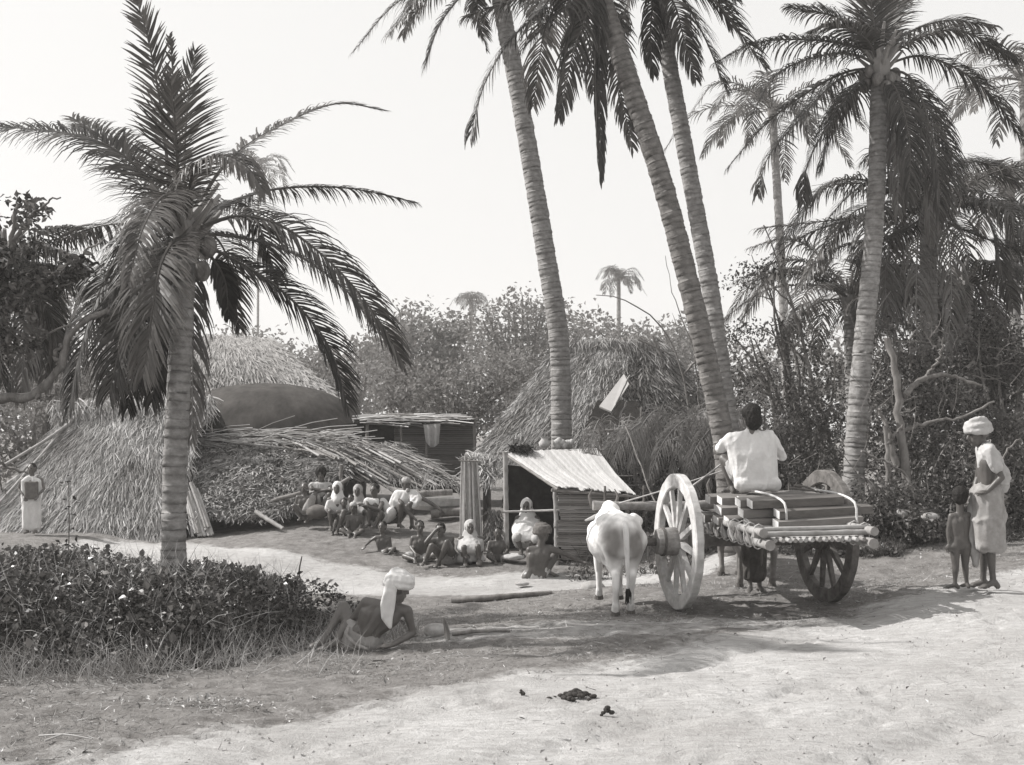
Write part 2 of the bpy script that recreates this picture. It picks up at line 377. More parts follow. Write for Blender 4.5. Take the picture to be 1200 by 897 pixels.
def leaves(mb, pos, size, tn, d=None, six=False, aspect=.8, zb=.6):
    n = len(pos)
    if d is None: d = unit(n)
    nrm = unit(n, zb * 2)
    R = rots(d, nrm); sc = np.stack([size * aspect, size, size], 1)
    if six: scatter(mb, LEAF6, LF6, pos, R, sc, tn)
    else: scatter(mb, LEAF4, LF4, pos, R, sc, tn)

def inframe(x, y, z=0, m=60):
    px = 600 + F * x / y; return (px > -m) & (px < 1200 + m)
# short dry grass, weeds and chaff on the verge and under the cart
n = 120000; x = rng.uniform(-8, 9, n); y = 4.9 + 12 * rng.random(n) ** 1.1
rmk = road_mask(x, y); pt = fbm(x * 1.7, y * 1.7, o=3, s=31) * .5 + .5
k = inframe(x, y) & (rng.random(n) < (1 - rmk * 1.02) * smooth01((pt - .30) * 4.5)) 
x, y, pt = x[k], y[k], pt[k]
z = gz(x, y)
g1 = MB(); nn = len(x); d = unit(nn, 0); d[:, 2] = np.abs(d[:, 2]) * .35 + .05
blades(g1, np.stack([x, y, z + .0], 1), d, rng.uniform(.015, .06, nn) * (.6 + .8 * pt), rng.uniform(.003, .007, nn), np.clip(rng.normal(.45, .25, nn), 0, 1))
tag(g1.build('verge_grass', M['grass']), 'sparse short dry grass and weeds on the verge beside the dusty road', 'grass', kind='stuff')
# straw bits, chips and fallen leaves
n = 11000; x = rng.uniform(-8, 9, n); y = 4.8 + 12 * rng.random(n) ** 1.4; rmk = road_mask(x, y)
k = inframe(x, y) & (rng.random(n) < 1 - .82 * rmk); x, y = x[k], y[k]
# heaps of chips by the verge
for cx, cy, sx, cn in ((-2.0, 7.0, .30, 110), (-1.5, 7.3, .2, 60), (-2.9, 6.4, .25, 26), (.2, 9.5, .6, 90), (2.7, 10.4, .9, 160), (-2.6, 7.4, .5, 90), (-.2, 10.6, .7, 140)):
    x = np.append(x, rng.normal(cx, sx, cn)); y = np.append(y, rng.normal(cy, sx * .5, cn))
lb = MB(); nn = len(x); d = unit(nn); d[:, 2] *= .12
zz = gz(x, y) + .018
blades(lb, np.stack([x, y, zz], 1), d, rng.uniform(.015, .12, nn), rng.uniform(.002, .006, nn), np.clip(rng.normal(.42, .36, nn), 0, 1))
m_ = nn // 5; leaves(lb, np.stack([x[:m_] + .1, y[:m_], zz[:m_]], 1), rng.uniform(.02, .055, m_), rng.random(m_), zb=3, aspect=.5)
cb_ = 130; cx_ = rng.normal(-1.95, .28, cb_); cy_ = rng.normal(7.05, .14, cb_)
leaves(lb, np.stack([cx_, cy_, gz(cx_, cy_) + .03], 1), rng.uniform(.015, .05, cb_), np.clip(rng.normal(.65, .2, cb_), 0, 1), zb=2, aspect=.45)
tag(lb.build('ground_litter', M['litter']), 'scattered straw, chips and fallen leaves on the road and its verge', 'litter', kind='stuff')
pb = MB(); n = 2600; x = rng.uniform(-6, 7, n); y = 4.8 + 9 * rng.random(n) ** 1.5; k = inframe(x, y); x, y = x[k], y[k]; z = gz(x, y)
ico = np.array([[1, 0, 0], [-1, 0, 0], [0, 1, 0], [0, -1, 0], [0, 0, .7], [0, 0, -.7]]); icf = [[0, 2, 4], [2, 1, 4], [1, 3, 4], [3, 0, 4], [2, 0, 5], [1, 2, 5], [3, 1, 5], [0, 3, 5]]
R = rots(unit(len(x)), unit(len(x))); scatter(pb, ico, icf, np.stack([x, y, z + .008], 1), R, rng.uniform(.003, .012, len(x)) ** 1.0, rng.random(len(x)))
tag(pb.build('pebbles', M['stone']), 'tiny pebbles and clods of earth strewn over the road', 'pebbles', kind='stuff')

# ------------------------------------------------------------------ palms
def catmull(pts, n):
    pts = [Vector(p) for p in pts]
    if len(pts) == 2: pts = [pts[0], (pts[0] + pts[1]) / 2, pts[1]]
    q = [pts[0] * 2 - pts[1]] + pts + [pts[-1] * 2 - pts[-2]]; out = []
    m = len(pts) - 1
    for i in range(n):
        t = i / (n - 1) * m; k = min(int(t), m - 1); u = t - k; a, b, c, d = q[k:k + 4]
        out.append(.5 * ((2 * b) + (c - a) * u + (2 * a - 5 * b + 4 * c - d) * u * u + (3 * b - a - 3 * c + d) * u ** 3))
    # even spacing
    L_ = [0]
    for i in range(1, n): L_.append(L_[-1] + (out[i] - out[i - 1]).length)
    ar = np.array([tuple(p) for p in out]); s_ = np.linspace(0, L_[-1], n)
    return np.stack([np.interp(s_, L_, ar[:, i]) for i in range(3)], 1), L_[-1]
def frond(path, leaf_len, per_side,  droop=.5, hint=(0, 0, 1), wind=(.12, 0, 0), width=.032, tn=.4, ragged=.1, bare=.14, seg=4, ang=(62, 28), rach=.022, vee=.25):
    n = 26; pts, Lf = catmull(path, n); mb = MB()
    per_side = int(per_side * 1.75); width = width * .62
    T = np.gradient(pts, axis=0); T /= np.linalg.norm(T, axis=1)[:, None]
    mb.tube(pts, np.linspace(rach, .004, n), 6, tone=.8)
    H = np.array(hint, float); H = H / np.linalg.norm(H)
    for sd_ in (-1, 1):
        m = per_side; t = np.linspace(bare, .995, m) + rng.normal(0, .004, m); t = np.clip(t, 0, 1)
        keep = rng.random(m) > ragged; t = t[keep]; m = len(t)
        ip = t * (n - 1); b = np.stack([np.interp(ip, np.arange(n), pts[:, i]) for i in range(3)], 1)
        tt = np.stack([np.interp(ip, np.arange(n), T[:, i]) for i in range(3)], 1)
        Nn = H - tt * (tt @ H)[:, None]
        bad = np.linalg.norm(Nn, axis=1) < .25; Nn[bad] += np.cross(tt[bad], (1, 0, 0)) * .3
        Nn /= np.linalg.norm(Nn, axis=1)[:, None]; S = np.cross(tt, Nn) * sd_
        a = np.radians(ang[0] + (ang[1] - ang[0]) * t ** 1.4 + rng.normal(0, 4, m))[:, None]
        d = S * np.sin(a) + tt * np.cos(a) + Nn * (vee + rng.normal(0, .07, m))[:, None]
        prof = np.interp(t, [0, bare, .35, .65, .9, 1], [.4, .55, 1, .92, .55, .3]) * leaf_len * rng.uniform(.82, 1.08, m)
        broken = rng.random(m) < ragged * .6; prof = np.where(broken, prof * rng.uniform(.3, .7, m), prof)
        p = b.copy(); pos = [p.copy()]; step = (prof / seg)[:, None]; g = np.array([0, 0, -1.0]); W_ = np.array(wind)
        cur = d / np.linalg.norm(d, axis=1)[:, None]; dirs = [cur]
        dr = (droop * rng.uniform(.75, 1.25, m))[:, None]
        for k in range(seg):
            cur = cur + g * dr * (k + .6) / seg + W_ * (k + 1) / seg; cur /= np.linalg.norm(cur, axis=1)[:, None]
            p = p + cur * step; pos.append(p.copy()); dirs.append(cur)
        wd = np.interp(np.arange(seg + 1) / seg, [0, .25, .7, 1], [.55, 1, .7, .08]) * width / 2
        vv = []
        for k in range(seg + 1):
            wv = np.cross(dirs[k], Nn + rng.normal(0, .05, (m, 3))); wv /= np.linalg.norm(wv, axis=1)[:, None] + 1e-9
            vv += [pos[k] - wv * wd[k], pos[k] + wv * wd[k]]
        v = np.stack(vv, 1)                                   # m, 2(seg+1), 3
        f = np.array([[2 * k, 2 * k + 1, 2 * k + 3, 2 * k + 2] for k in range(seg)])
        f = (f[None] + (np.arange(m) * 2 * (seg + 1))[:, None, None]).reshape(-1, 4)
        mb.add(v.reshape(-1, 3), f, np.repeat(np.clip(rng.normal(tn, .22, m), 0, 1), 2 * (seg + 1)))
    return mb
def trunk_mesh(pts, r0, r1, n=120, flare=1.35, ring=.10, sides=14):
    path, L_ = catmull(pts, n); k = max(int(L_ / ring), 8)
    P_, R_, T_ = [], [], []
    jo = rng.normal(0, .16, k + 1); jo[0] = jo[-1] = 0
    for i in range(k):
        j = rng.normal(0, .006)
        for u, rr, tn in ((0, 1.0, .55), (.35, .996, .7), (.78, .992, .5), (.90, .978, .22), (.97, .995, .4)):
            t = (i + u + jo[i] * (1 - u) + jo[i + 1] * u) / k
            P_.append([np.interp(t * (n - 1), np.arange(n), path[:, c]) for c in range(3)])
            r = r0 + (r1 - r0) * t; r *= 1 + (flare - 1) * math.exp(-t * L_ / .35)
            R_.append(r * rr * (1 + .025 * math.sin(i * 1.7) + j)); T_.append(np.clip(tn + rng.normal(0, .12), 0, 1))
    mb = MB(); mb.tube(P_, R_, sides, tone=np.array(T_)); v = mb.v[0]; v += rng.normal(0, .004, v.shape); return mb
def px_path(ps, Y):
    return [P(p[0], p[1], Y + (p[2] if len(p) > 2 else 0)) for p in ps]
def palm(label, base, pts, Y, r0, r1, fronds, leaf_len=.55, per_side=60, nuts=0, trunk='ptrunk', group='coconut palms along the road', width=.032, rand=0, rand_len=3, crown=None, name='coconut_palm', seed=0, up=.5, tn=.4, droop=.5, fill=(0, 360), seg=4, deadn=0):
    P_ = px_path(pts, Y)
    g_ = gz1(P_[0].x, P_[0].y)                       # foot of the trunk on the ground
    while len(P_) > 2 and P_[1].z < g_ + .1: P_.pop(0)
    P_[0] = V(P_[0].x, P_[0].y, g_ - .05); base = P_[0]
    t = thing(name, label, 'palm tree', base, group)
    trunk_mesh(P_, r0, r1, sides=12 if Y < 30 else 8, ring=.09 if Y < 30 else .4).build('trunk', M[trunk], t, True)
    c = P_[-1] if crown is None else crown
    # swollen leaf bases and fibre round the head
    hb = MB()
    for i in range(16):
        a = i * 2.4; d = V(math.cos(a), math.sin(a), .9 + .5 * random.random()).normalized()
        q = c + V(0, 0, -.15 + .02 * i); hb.tube([q, q + d * .25, q + d * .5 + V(0, 0, .02)], [.055, .035, .02], 6, tone=random.random())
    hb.ball(c + V(0, 0, -.05), (r1 * 1.3, r1 * 1.3, .28), 10, 8, tone=.3)
    hb.build('leaf_base', M['rachis'], t)
    for k_, fr in enumerate(fronds):
        o = dict(fr[1]) if len(fr) > 1 else {}
        dry = o.pop('dry', False); ll = o.pop('ll', leaf_len); ps = o.pop('ps', per_side)
        o.setdefault('tn', tn); o.setdefault('droop', droop); o.setdefault('width', width); o.setdefault('seg', seg)
        path = px_path(fr[0], Y); path[0] = lerp(path[0], c, .35)
        frond(path, ll, ps, **o).build('frond', M['dryfrond' if dry else 'frond'], t)
    rs = random.Random(seed)
    for i in range(rand):
        a = math.radians(fill[0] + (fill[1] - fill[0]) * (i + rs.random() * .6) / max(rand, 1)); el = up * rs.uniform(-.5, 1.7); L_ = rand_len * rs.uniform(.8, 1.1)
        h = V(math.cos(a), math.sin(a), 0); z1 = math.sin(el); w1 = math.cos(el)
        p0 = c; p1 = c + h * L_ * .33 * w1 + V(0, 0, L_ * .34 * z1); p2 = p1 + h * L_ * .33 * max(w1, .3) + V(0, 0, L_ * (.20 * z1 - .10)); p3 = p2 + h * L_ * .24 + V(0, 0, -L_ * .30)
        frond([p0, p1, p2, p3], leaf_len, per_side, droop=droop, width=width, tn=tn + rs.uniform(-.15, .2), seg=seg).build('frond', M['frond'], t)
    for i in range(deadn):
        a = rs.uniform(0, 6.28); h = V(math.cos(a), math.sin(a), 0) ; L_ = rand_len * rs.uniform(.6, .95)
        frond([c, c + h * .45 + V(0, 0, -.1), c + h * .7 + V(0, 0, -L_ * .5), c + h * .6 + V(0, 0, -L_)], leaf_len * .9, per_side, droop=1.2, width=width, tn=.35, ragged=.3, hint=(0, -1, .3), seg=seg).build('frond', M['dryfrond'], t)
    for i in range(nuts):
        a = i * 2.39996; q = c + V(math.cos(a) * (r1 + .11), math.sin(a) * (r1 + .11), -.12 - .13 * (i % 3))
        nb = MB(); nb.ball(q, (.082, .082, .105), 10, 8, tone=rs.random()); nb.build('coconut', M['bark'], t, True)
    return t

# the short palm on the left, its head a little above the roofs
LY = 11.0
fl = [
 ([(212, 262), (198, 200, -.2), (186, 110, -.4), (172, 40, -.5), (156, -12, -.55)], dict(ll=.40, ps=48, ragged=.25, bare=.34, droop=.12, hint=(-.3, -1, .2), tn=.75, vee=.05, wind=(-.02, 0, 0))),
 ([(216, 262), (208, 190, .3), (204, 110, .4), (199, 42, .45)], dict(ll=.22, droop=.1, hint=(0, -1, 0), bare=.3, ragged=.5)),
 ([(218, 260), (216, 190, .5), (220, 120, .8), (228, 62, 1.0)], dict(ll=.52, ps=44, ragged=.2, droop=.1, hint=(0, -1, 0), tn=.35, ang=(66, 20), vee=.0)),
 ([(214, 262), (208, 195, -.6), (204, 135, -.9), (200, 95, -1.1)], dict(ll=.56, ps=42, ragged=.25, droop=.05, hint=(.2, -1, 0), tn=.3, ang=(70, 25), vee=.0)),
 ([(208, 262), (170, 205, .1), (120, 168, .1), (60, 154, .2), (-25, 147, .2)], dict(ll=.62, droop=.55, hint=(0, -.5, 1), tn=.45)),
 ([(206, 266), (165, 215, .8), (125, 165, 1.2), (85, 138, 1.6)], dict(ll=.55, droop=.35, hint=(0, -.6, 1), tn=.5)),
 ([(222, 258), (262, 195, .2), (320, 152, .6), (392, 122, 1.0), (452, 130, 1.2)], dict(ll=.34, droop=.35, hint=(0, -.2, 1), tn=.7, bare=.3, ragged=.2)),
 ([(228, 264), (275, 236, .6), (330, 221, 1.1), (410, 221, 1.4), (488, 238, 1.6)], dict(ll=.42, droop=.85, tn=.25, bare=.22)),
 ([(228, 270), (275, 254, -.1), (330, 265, -.1), (392, 312, -.1), (442, 372, -.1), (472, 425, 0)], dict(ll=.60, droop=.6, hint=(.2, -.75, 1), tn=.4)),
 ([(228, 274), (280, 278, .7), (350, 300, 1.1), (410, 345, 1.3), (452, 398, 1.3)], dict(ll=.55, droop=.6, hint=(.2, -.3, 1), tn=.25)),
 ([(226, 284), (275, 305, .2), (335, 345, .3), (385, 405, .3), (408, 478, .3)], dict(ll=.55, droop=.45, hint=(.4, -.6, 1), tn=.15)),
 ([(220, 285), (205, 282, -.7), (188, 312, -1.1), (178, 370, -1.3), (168, 440, -1.3)], dict(ll=.66, droop=.35, hint=(-.1, -1, .3), tn=.85, ang=(58, 25), rach=.028)),
 ([(212, 278), (178, 252, -.3), (162, 275, -.6), (152, 345, -.7)], dict(ll=.68, droop=.5, hint=(-.5, -1, .4), tn=.45)),
 ([(210, 282), (165, 270, .1), (120, 335, 0), (92, 420, 0), (80, 482, 0)], dict(ll=.62, droop=.6, hint=(-.6, -.9, .5), tn=.3)),
 ([(214, 288), (185, 300, -.2), (152, 365, -.3), (128, 462, -.4)], dict(ll=.66, droop=.5, hint=(-.2, -1, .2), tn=.3)),
 ([(218, 292), (205, 310, .3), (190, 385, .3), (178, 470, .3)], dict(ll=.58, droop=.6, hint=(0, -1, .1), tn=.15)),
 ([(216, 292), (190, 320, .5), (160, 400, .6), (150, 478, .6)], dict(ll=.58, droop=.6, hint=(0, -1, .1), tn=.1)),
 ([(212, 276), (170, 262, 1.0), (105, 268, 1.6), (30, 300, 2.0)], dict(ll=.55, droop=1.0, tn=.25)),
 ([(226, 290), (248, 302, .1), (264, 330, .2), (268, 372, .2)], dict(ll=.25, droop=.5, hint=(0, -1, 0), tn=.1, bare=.3)),
 ([(216, 258), (226, 205, -.7), (256, 182, -1.0), (290, 196, -1.2), (310, 226, -1.3)], dict(ll=.42, droop=.8, hint=(0, -.6, 1), tn=1.0)),
 ([(212, 270), (196, 230, -1.0), (170, 262, -2.0), (150, 330, -2.4)], dict(ll=.5, droop=.5, hint=(0, -1, .6), tn=.7)),
]
palm('short coconut palm rising from the leafy bank in front of the thatched hut', (-3.36, LY, gz1(-3.36, LY)),
     [(203, 672), (204, 600), (206, 520), (210, 440), (214, 360), (219, 275)], LY, .125, .11, fl, per_side=66, nuts=7, width=.036, group=None, rand=3, rand_len=2.4, fill=(60, 130), deadn=1)

# three tall palms whose heads leave the top of the frame
palm('leftmost of the three tall palms whose heads leave the frame, trunk before the big hut', tuple(P(656, 560, 20.5)),
     [(656, 560), (658, 520), (655, 400), (640, 300), (622, 190), (606, 100), (592, 30), (578, -50)], 20.5, .20, .155,
     [([(578, -45), (545, -10, -.2), (515, 30, -.3), (498, 78, -.3)], dict(droop=.5)), ([(578, -40), (560, -10), (562, 25), (570, 58)], dict(droop=.4, ll=.4)),
      ([(580, -45), (610, -25, -.4), (630, 5, -.6), (640, 50, -.6)], dict(ll=.6)), ([(575, -45), (530, -30, .6), (500, -5, .9), (478, 30, 1)], {})],
     leaf_len=.7, per_side=44, rand=9, rand_len=3.4, nuts=5, seed=2, width=.05, up=1.1)
palm('dark trunked palm curving left, middle one of three whose heads leave the frame', tuple(P(848, 560, 15.5)),
     [(858, 575), (848, 520), (830, 430), (804, 320), (775, 210), (742, 110), (722, 50), (700, -15), (672, -75)], 15.5, .155, .14,
     [([(676, -65), (640, 5, -.3), (600, 45, -.5), (568, 98, -.6), (551, 160, -.6)], dict(ll=.75, droop=.8, tn=.3)),
      ([(676, -60), (690, 0, -.3), (672, 60, -.4), (655, 138, -.4)], dict(ll=.55, droop=1.0, tn=.3, hint=(0, -1, 0))),
      ([(676, -60), (700, 0, -.2), (702, 100, -.2), (705, 212, -.2)], dict(ll=.42, droop=1.4, tn=.15, hint=(0, -1, 0), ang=(40, 20))),
      ([(676, -60), (694, 0, -.1), (698, 90, -.3), (700, 190, -.3)], dict(ll=.35, droop=1.4, tn=.15, hint=(1, -.3, 0), ang=(40, 20))),
      ([(678, -62), (712, 0, .2), (722, 80, .1), (742, 178, 0)], dict(ll=.5, droop=.55, tn=.5, hint=(.1, -1, 0))),
      ([(676, -60), (668, 0, -.5), (650, 20, -.7), (610, 60, -.8)], dict(ll=.6, droop=.9, tn=.3)),
      ([(676, -62), (640, -20, -.5), (590, 5, -.6), (545, 20, -.6)], dict(ll=.6, droop=.9, tn=.3))],
     leaf_len=.75, per_side=50, rand=11, rand_len=3.4, nuts=6, seed=4, trunk='ptrunk_dark', width=.048, up=1.1)
palm('slim palm close behind the dark curving one, rightmost of the tall three', tuple(P(858, 560, 17.5)),
     [(862, 570), (856, 515), (846, 440), (834, 350), (820, 270), (800, 160), (785, 80), (774, 20), (768, -30)], 17.5, .155, .125,
     [([(768, -25), (800, 0, -.2), (826, 45, -.4), (852, 108, -.4)], dict(ll=.6, droop=.7, tn=.3)),
      ([(768, -25), (765, 5, -.2), (762, 45, -.2), (766, 88, -.2)], dict(ll=.45, droop=1, hint=(0, -1, 0), tn=.3)),
      ([(768, -25), (748, -15, -.2), (735, 5, -.3), (728, 40, -.3)], dict(ll=.5, droop=.6)),
      ([(768, -25), (790, 5, -.4), (800, 40, -.5), (815, 92, -.5)], dict(ll=.55, droop=.8, hint=(0, -1, .4)))],
     leaf_len=.65, per_side=44, rand=10, rand_len=2.9, nuts=5, seed=6, width=.045, up=.9)
# right hand palm with all of its head in view
RY = 16.5
fr = [
 ([(1030, 75), (1005, 56), (954, 47), (887, 50), (838, 74)], dict(droop=1.0, tn=.4)),
 ([(1030, 78), (1000, 64, -.3), (960, 66, -.5), (910, 88, -.6), (878, 140, -.6)], dict(droop=1.0, tn=.3)),
 ([(1028, 82), (994, 84, .2), (950, 106, .3), (897, 146, .4), (852, 198, .4)], dict(droop=.7, tn=.45)),
 ([(1028, 84), (985, 92, -.4), (937, 140, -.7), (900, 185, -.8), (888, 228, -.8)], dict(droop=.8, tn=.3)),
 ([(1028, 88), (1000, 104, -.2), (968, 150, -.4), (946, 195, -.4), (940, 240, -.4)], dict(droop=.9, tn=.35)),
 ([(1028, 70), (1010, 45, .2), (980, 20, .4), (925, 8, .5)], dict(droop=.6, tn=.6)),
 ([(1028, 70), (1014, 45, -.3), (980, 30, -.5), (948, 38, -.6)], dict(droop=.7, tn=.5)),
 ([(1030, 66), (1024, 30), (1020, 0), (1014, -50)], dict(droop=.1, hint=(0, -1, 0), tn=.5)),
 ([(1032, 66), (1040, 30, .2), (1054, 10, .3), (1080, -10, .3)], dict(droop=.4, tn=.5)),
 ([(1032, 66), (1032, 20, .5), (1040, -20, .9), (1060, -60, .9)], dict(droop=.3, tn=.5)),
 ([(1034, 70), (1062, 40, .2), (1112, 24, .4), (1165, 32, .5)], dict(droop=.8, tn=.7)),
 ([(1034, 74), (1070, 48, -.2), (1125, 36, -.3), (1190, 70, -.3)], dict(droop=.85, tn=.45)),
 ([(1034, 78), (1080, 66, .1), (1134, 88, .1), (1172, 124, .1), (1198, 165, .1)], dict(droop=.9, tn=.35)),
 ([(1034, 82), (1068, 92, -.2), (1090, 150, -.4), (1100, 210, -.4), (1100, 262, -.4)], dict(droop=.9, tn=.3, hint=(.4, -1, .4))),
 ([(1032, 86), (1052, 110, -.4), (1066, 170, -.5), (1064, 235, -.5)], dict(droop=1, tn=.25, hint=(0, -1, .2))),
 ([(1032, 86), (1046, 110, .4), (1052, 180, .5), (1052, 250, .5)], dict(droop=1.2, tn=.2, hint=(0, -1, .2), dry=True)),
 ([(1034, 84), (1076, 110, .6), (1110, 170, .8), (1128, 230, .8)], dict(droop=.9, tn=.3)),
 ([(1030, 86), (1060, 120, .9), (1085, 190, 1.0), (1090, 280, 1.0)], dict(droop=1.1, tn=.2, dry=True)),
 ([(1030, 84), (1000, 110, .9), (975, 150, 1.2), (960, 200, 1.2)], dict(droop=.9, tn=.2)),
]
palm('right hand coconut palm with its whole head in view and a pale ringed trunk', tuple(P(998, 575, RY)),
     [(997, 585), (1004, 500), (1012, 400), (1022, 300), (1028, 200), (1029, 130), (1031, 78)], RY, .165, .12, fr, leaf_len=.62, per_side=56, nuts=14, width=.042, seed=8)
# palms massed behind it
palm('bushy low coconut palm with dark drooping crown behind the right hand palm', tuple(P(1120, 600, 19)), [(1112, 600), (1100, 500), (1090, 400), (1088, 300), (1088, 245)], 19, .17, .14,
     [([(1088, 250), (1040, 250, -.5), (980, 258, -.8), (890, 268, -.8)], dict(droop=.7)), ([(1088, 255), (1040, 280, -.5), (985, 290, -.7), (935, 325, -.7)], dict(droop=.6)),
      ([(1088, 245), (1040, 215, -.2), (1000, 225, -.4), (960, 270, -.4)], dict(droop=.7, tn=.6)), ([(1088, 255), (1130, 270, -.3), (1170, 285, -.5), (1225, 300, -.5)], dict(droop=.7)),
      ([(1088, 245), (1110, 200), (1150, 190), (1190, 215)], {}), ([(1088, 245), (1130, 230, -.5), (1160, 260, -.8), (1175, 320, -.9)], {}),
      ([(1088, 245), (1096, 190), (1105, 160), (1125, 130)], dict(droop=.3)), ([(1088, 245), (1060, 200, -.5), (1040, 180, -.7), (1010, 190, -.8)], {})],
     leaf_len=.75, per_side=44, rand=16, rand_len=3.3, seed=10, group='palms massed behind the right hand palm', up=.3, droop=.8, width=.045, deadn=5, tn=.4)
palm('coconut palm with spread crown at the far right behind the standing man', tuple(P(1150, 600, 21)), [(1150, 600), (1140, 520), (1132, 420), (1130, 335)], 21, .17, .14, [],
     leaf_len=.7, per_side=40, rand=17, rand_len=3.0, seed=12, group='palms massed behind the right hand palm', up=.3, droop=.8, width=.05, deadn=6)
palm('low coconut palm whose fronds reach left over the shrubs behind the cart', tuple(P(1000, 600, 23)), [(1002, 600), (1000, 500), (998, 420), (996, 350)], 23, .16, .14,
     [([(996, 345), (960, 315), (920, 305), (862, 330)], {}), ([(996, 350), (960, 335, -.5), (900, 340, -.8), (850, 372, -.8)], {}), ([(996, 345), (960, 300, .5), (925, 280, .5), (880, 290, .5)], {})],
     leaf_len=.75, per_side=40, rand=13, rand_len=3.2, seed=13, group='palms massed behind the right hand palm', up=.4, droop=.7, width=.055, tn=.5)
# paler palms farther off
FARG = 'hazy palms in the distance'
palm('pale distant palm with thin trunk, seen left of the right hand palm', tuple(P(920, 560, 42)), [(925, 540), (920, 400), (913, 260), (905, 130)], 42, .19, .15, [], leaf_len=.95, per_side=26, rand=16, rand_len=4.2, seed=14, group=FARG, up=.45, width=.09, seg=3)
palm('hazy palm cut by the right edge of the frame near the top', tuple(P(1205, 560, 36)), [(1205, 560), (1203, 300), (1200, 95)], 36, .2, .15, [], leaf_len=.9, per_side=26, rand=15, rand_len=3.8, seed=15, group=FARG, up=.45, width=.085, seg=3)
palm('hazy palm at the right edge, its crown just under the other one', tuple(P(1188, 560, 30)), [(1192, 560), (1190, 400), (1182, 215)], 30, .2, .15, [], leaf_len=.85, per_side=26, rand=15, rand_len=3.0, seed=16, group=FARG, up=.5, width=.08, seg=3)
palm('tiny pale palm standing alone against the sky above the large thatched hut', tuple(P(725, 520, 90)), [(725, 520), (725, 420), (725, 326)], 90, .2, .16, [], leaf_len=.8, per_side=14, rand=20, rand_len=2.6, seed=17, group=FARG, width=.09, seg=3, up=.6, droop=.9)
palm('very faint palm above the tree tops at the centre', tuple(P(552, 520, 115)), [(553, 520), (552, 420), (552, 352)], 115, .25, .2, [], leaf_len=1.0, per_side=12, rand=18, rand_len=2.4, seed=18, group=FARG, width=.10, seg=3, up=.6, droop=.9)
palm('faint palm behind the top right fronds of the short left palm', tuple(P(300, 520, 110)), [(300, 520), (302, 400), (303, 195)], 110, .13, .12, [], leaf_len=1.2, per_side=14, rand=14, rand_len=4.6, seed=19, group=FARG, width=.2, seg=3)
palm('dark palm at the left edge drooping behind the gnarled tree', (-6.2, 13, gz1(-6.2, 13)), [(-25, 640), (-18, 500), (-5, 400), (5, 315)], 13.2, .14, .12,
     [([(5, 318), (45, 275), (95, 268), (135, 290)], dict(droop=1.3, tn=.35)), ([(5, 320), (40, 290, -.5), (85, 300, -.8), (125, 345, -.9)], dict(droop=1.2)),
      ([(5, 325), (30, 330, -.6), (60, 370, -.8), (70, 430, -.8)], dict(droop=.9)), ([(5, 325), (50, 320, -.2), (110, 350, -.3), (150, 400, -.3)], dict(droop=.9, tn=.2)),
      ([(5, 325), (-20, 350, -.4), (-10, 420, -.5), (10, 460, -.5)], dict(droop=.9)), ([(5, 325), (20, 340, .4), (45, 400, .5), (30, 450, .5)], dict(droop=1))],
     leaf_len=.6, per_side=50, rand=9, rand_len=2.3, seed=21, group=None, up=.0, width=.04, droop=.9, deadn=3)

# ------------------------------------------------------------------ trees, shrubs
def branchy(mb, p, d, L_, r, depth, ends, gen=0, spread=.6, upb=.15, rs=random):
    n = 5; pts = [p]; cur = d.normalized()
    for i in range(n):
        cur = (cur + V(rs.gauss(0, .16), rs.gauss(0, .16), rs.gauss(0, .12) + upb * .3)).normalized(); pts.append(pts[-1] + cur * L_ / n)
    mb.tube(pts, np.linspace(r, r * .6, n + 1), 7 if gen < 2 else 5, tone=.5)
    ends.append(pts[-1])
    if depth <= 0: ends.append(pts[3]); return
    for k in range(rs.choice((2, 3))):
        q = pts[rs.choice((3, 4, 5))]
        nd = (cur + V(rs.gauss(0, spread), rs.gauss(0, spread), rs.gauss(0, spread * .7) + upb)).normalized()
        branchy(mb, q, nd, L_ * rs.uniform(.6, .85), r * .58, depth - 1, ends, gen + 1, spread, upb, rs)
def crown_mesh(blobs, n, size, clus=.28, tn=.45, seed=0, aspect=.6, six=False):
    """leaves in uneven clumps through the volume of a few ellipsoids (centre, radii)"""
    mb = MB(); r = np.random.default_rng(seed + 100); tot = sum(b[1][0] * b[1][2] for b in blobs)
    for c, rad in blobs:
        m = int(n * rad[0] * rad[2] / tot); nc = max(int(m / 26), 3)
        d = r.normal(size=(nc, 3)); d /= np.linalg.norm(d, axis=1)[:, None]; u = r.random(nc) ** .42
        cc = d * u[:, None] * np.array(rad) + np.array(tuple(c))
        idx = r.integers(0, nc, m); ct = np.clip(r.normal(tn, .22, nc), 0, 1)
        p = cc[idx] + r.normal(0, clus, (m, 3)) * np.array([1, 1, .6])
        leaves(mb, p, r.uniform(.6, 1.25, m) * size, np.clip(ct[idx] + r.normal(0, .2, m), 0, 1), aspect=aspect, six=six, zb=.8)
    return mb
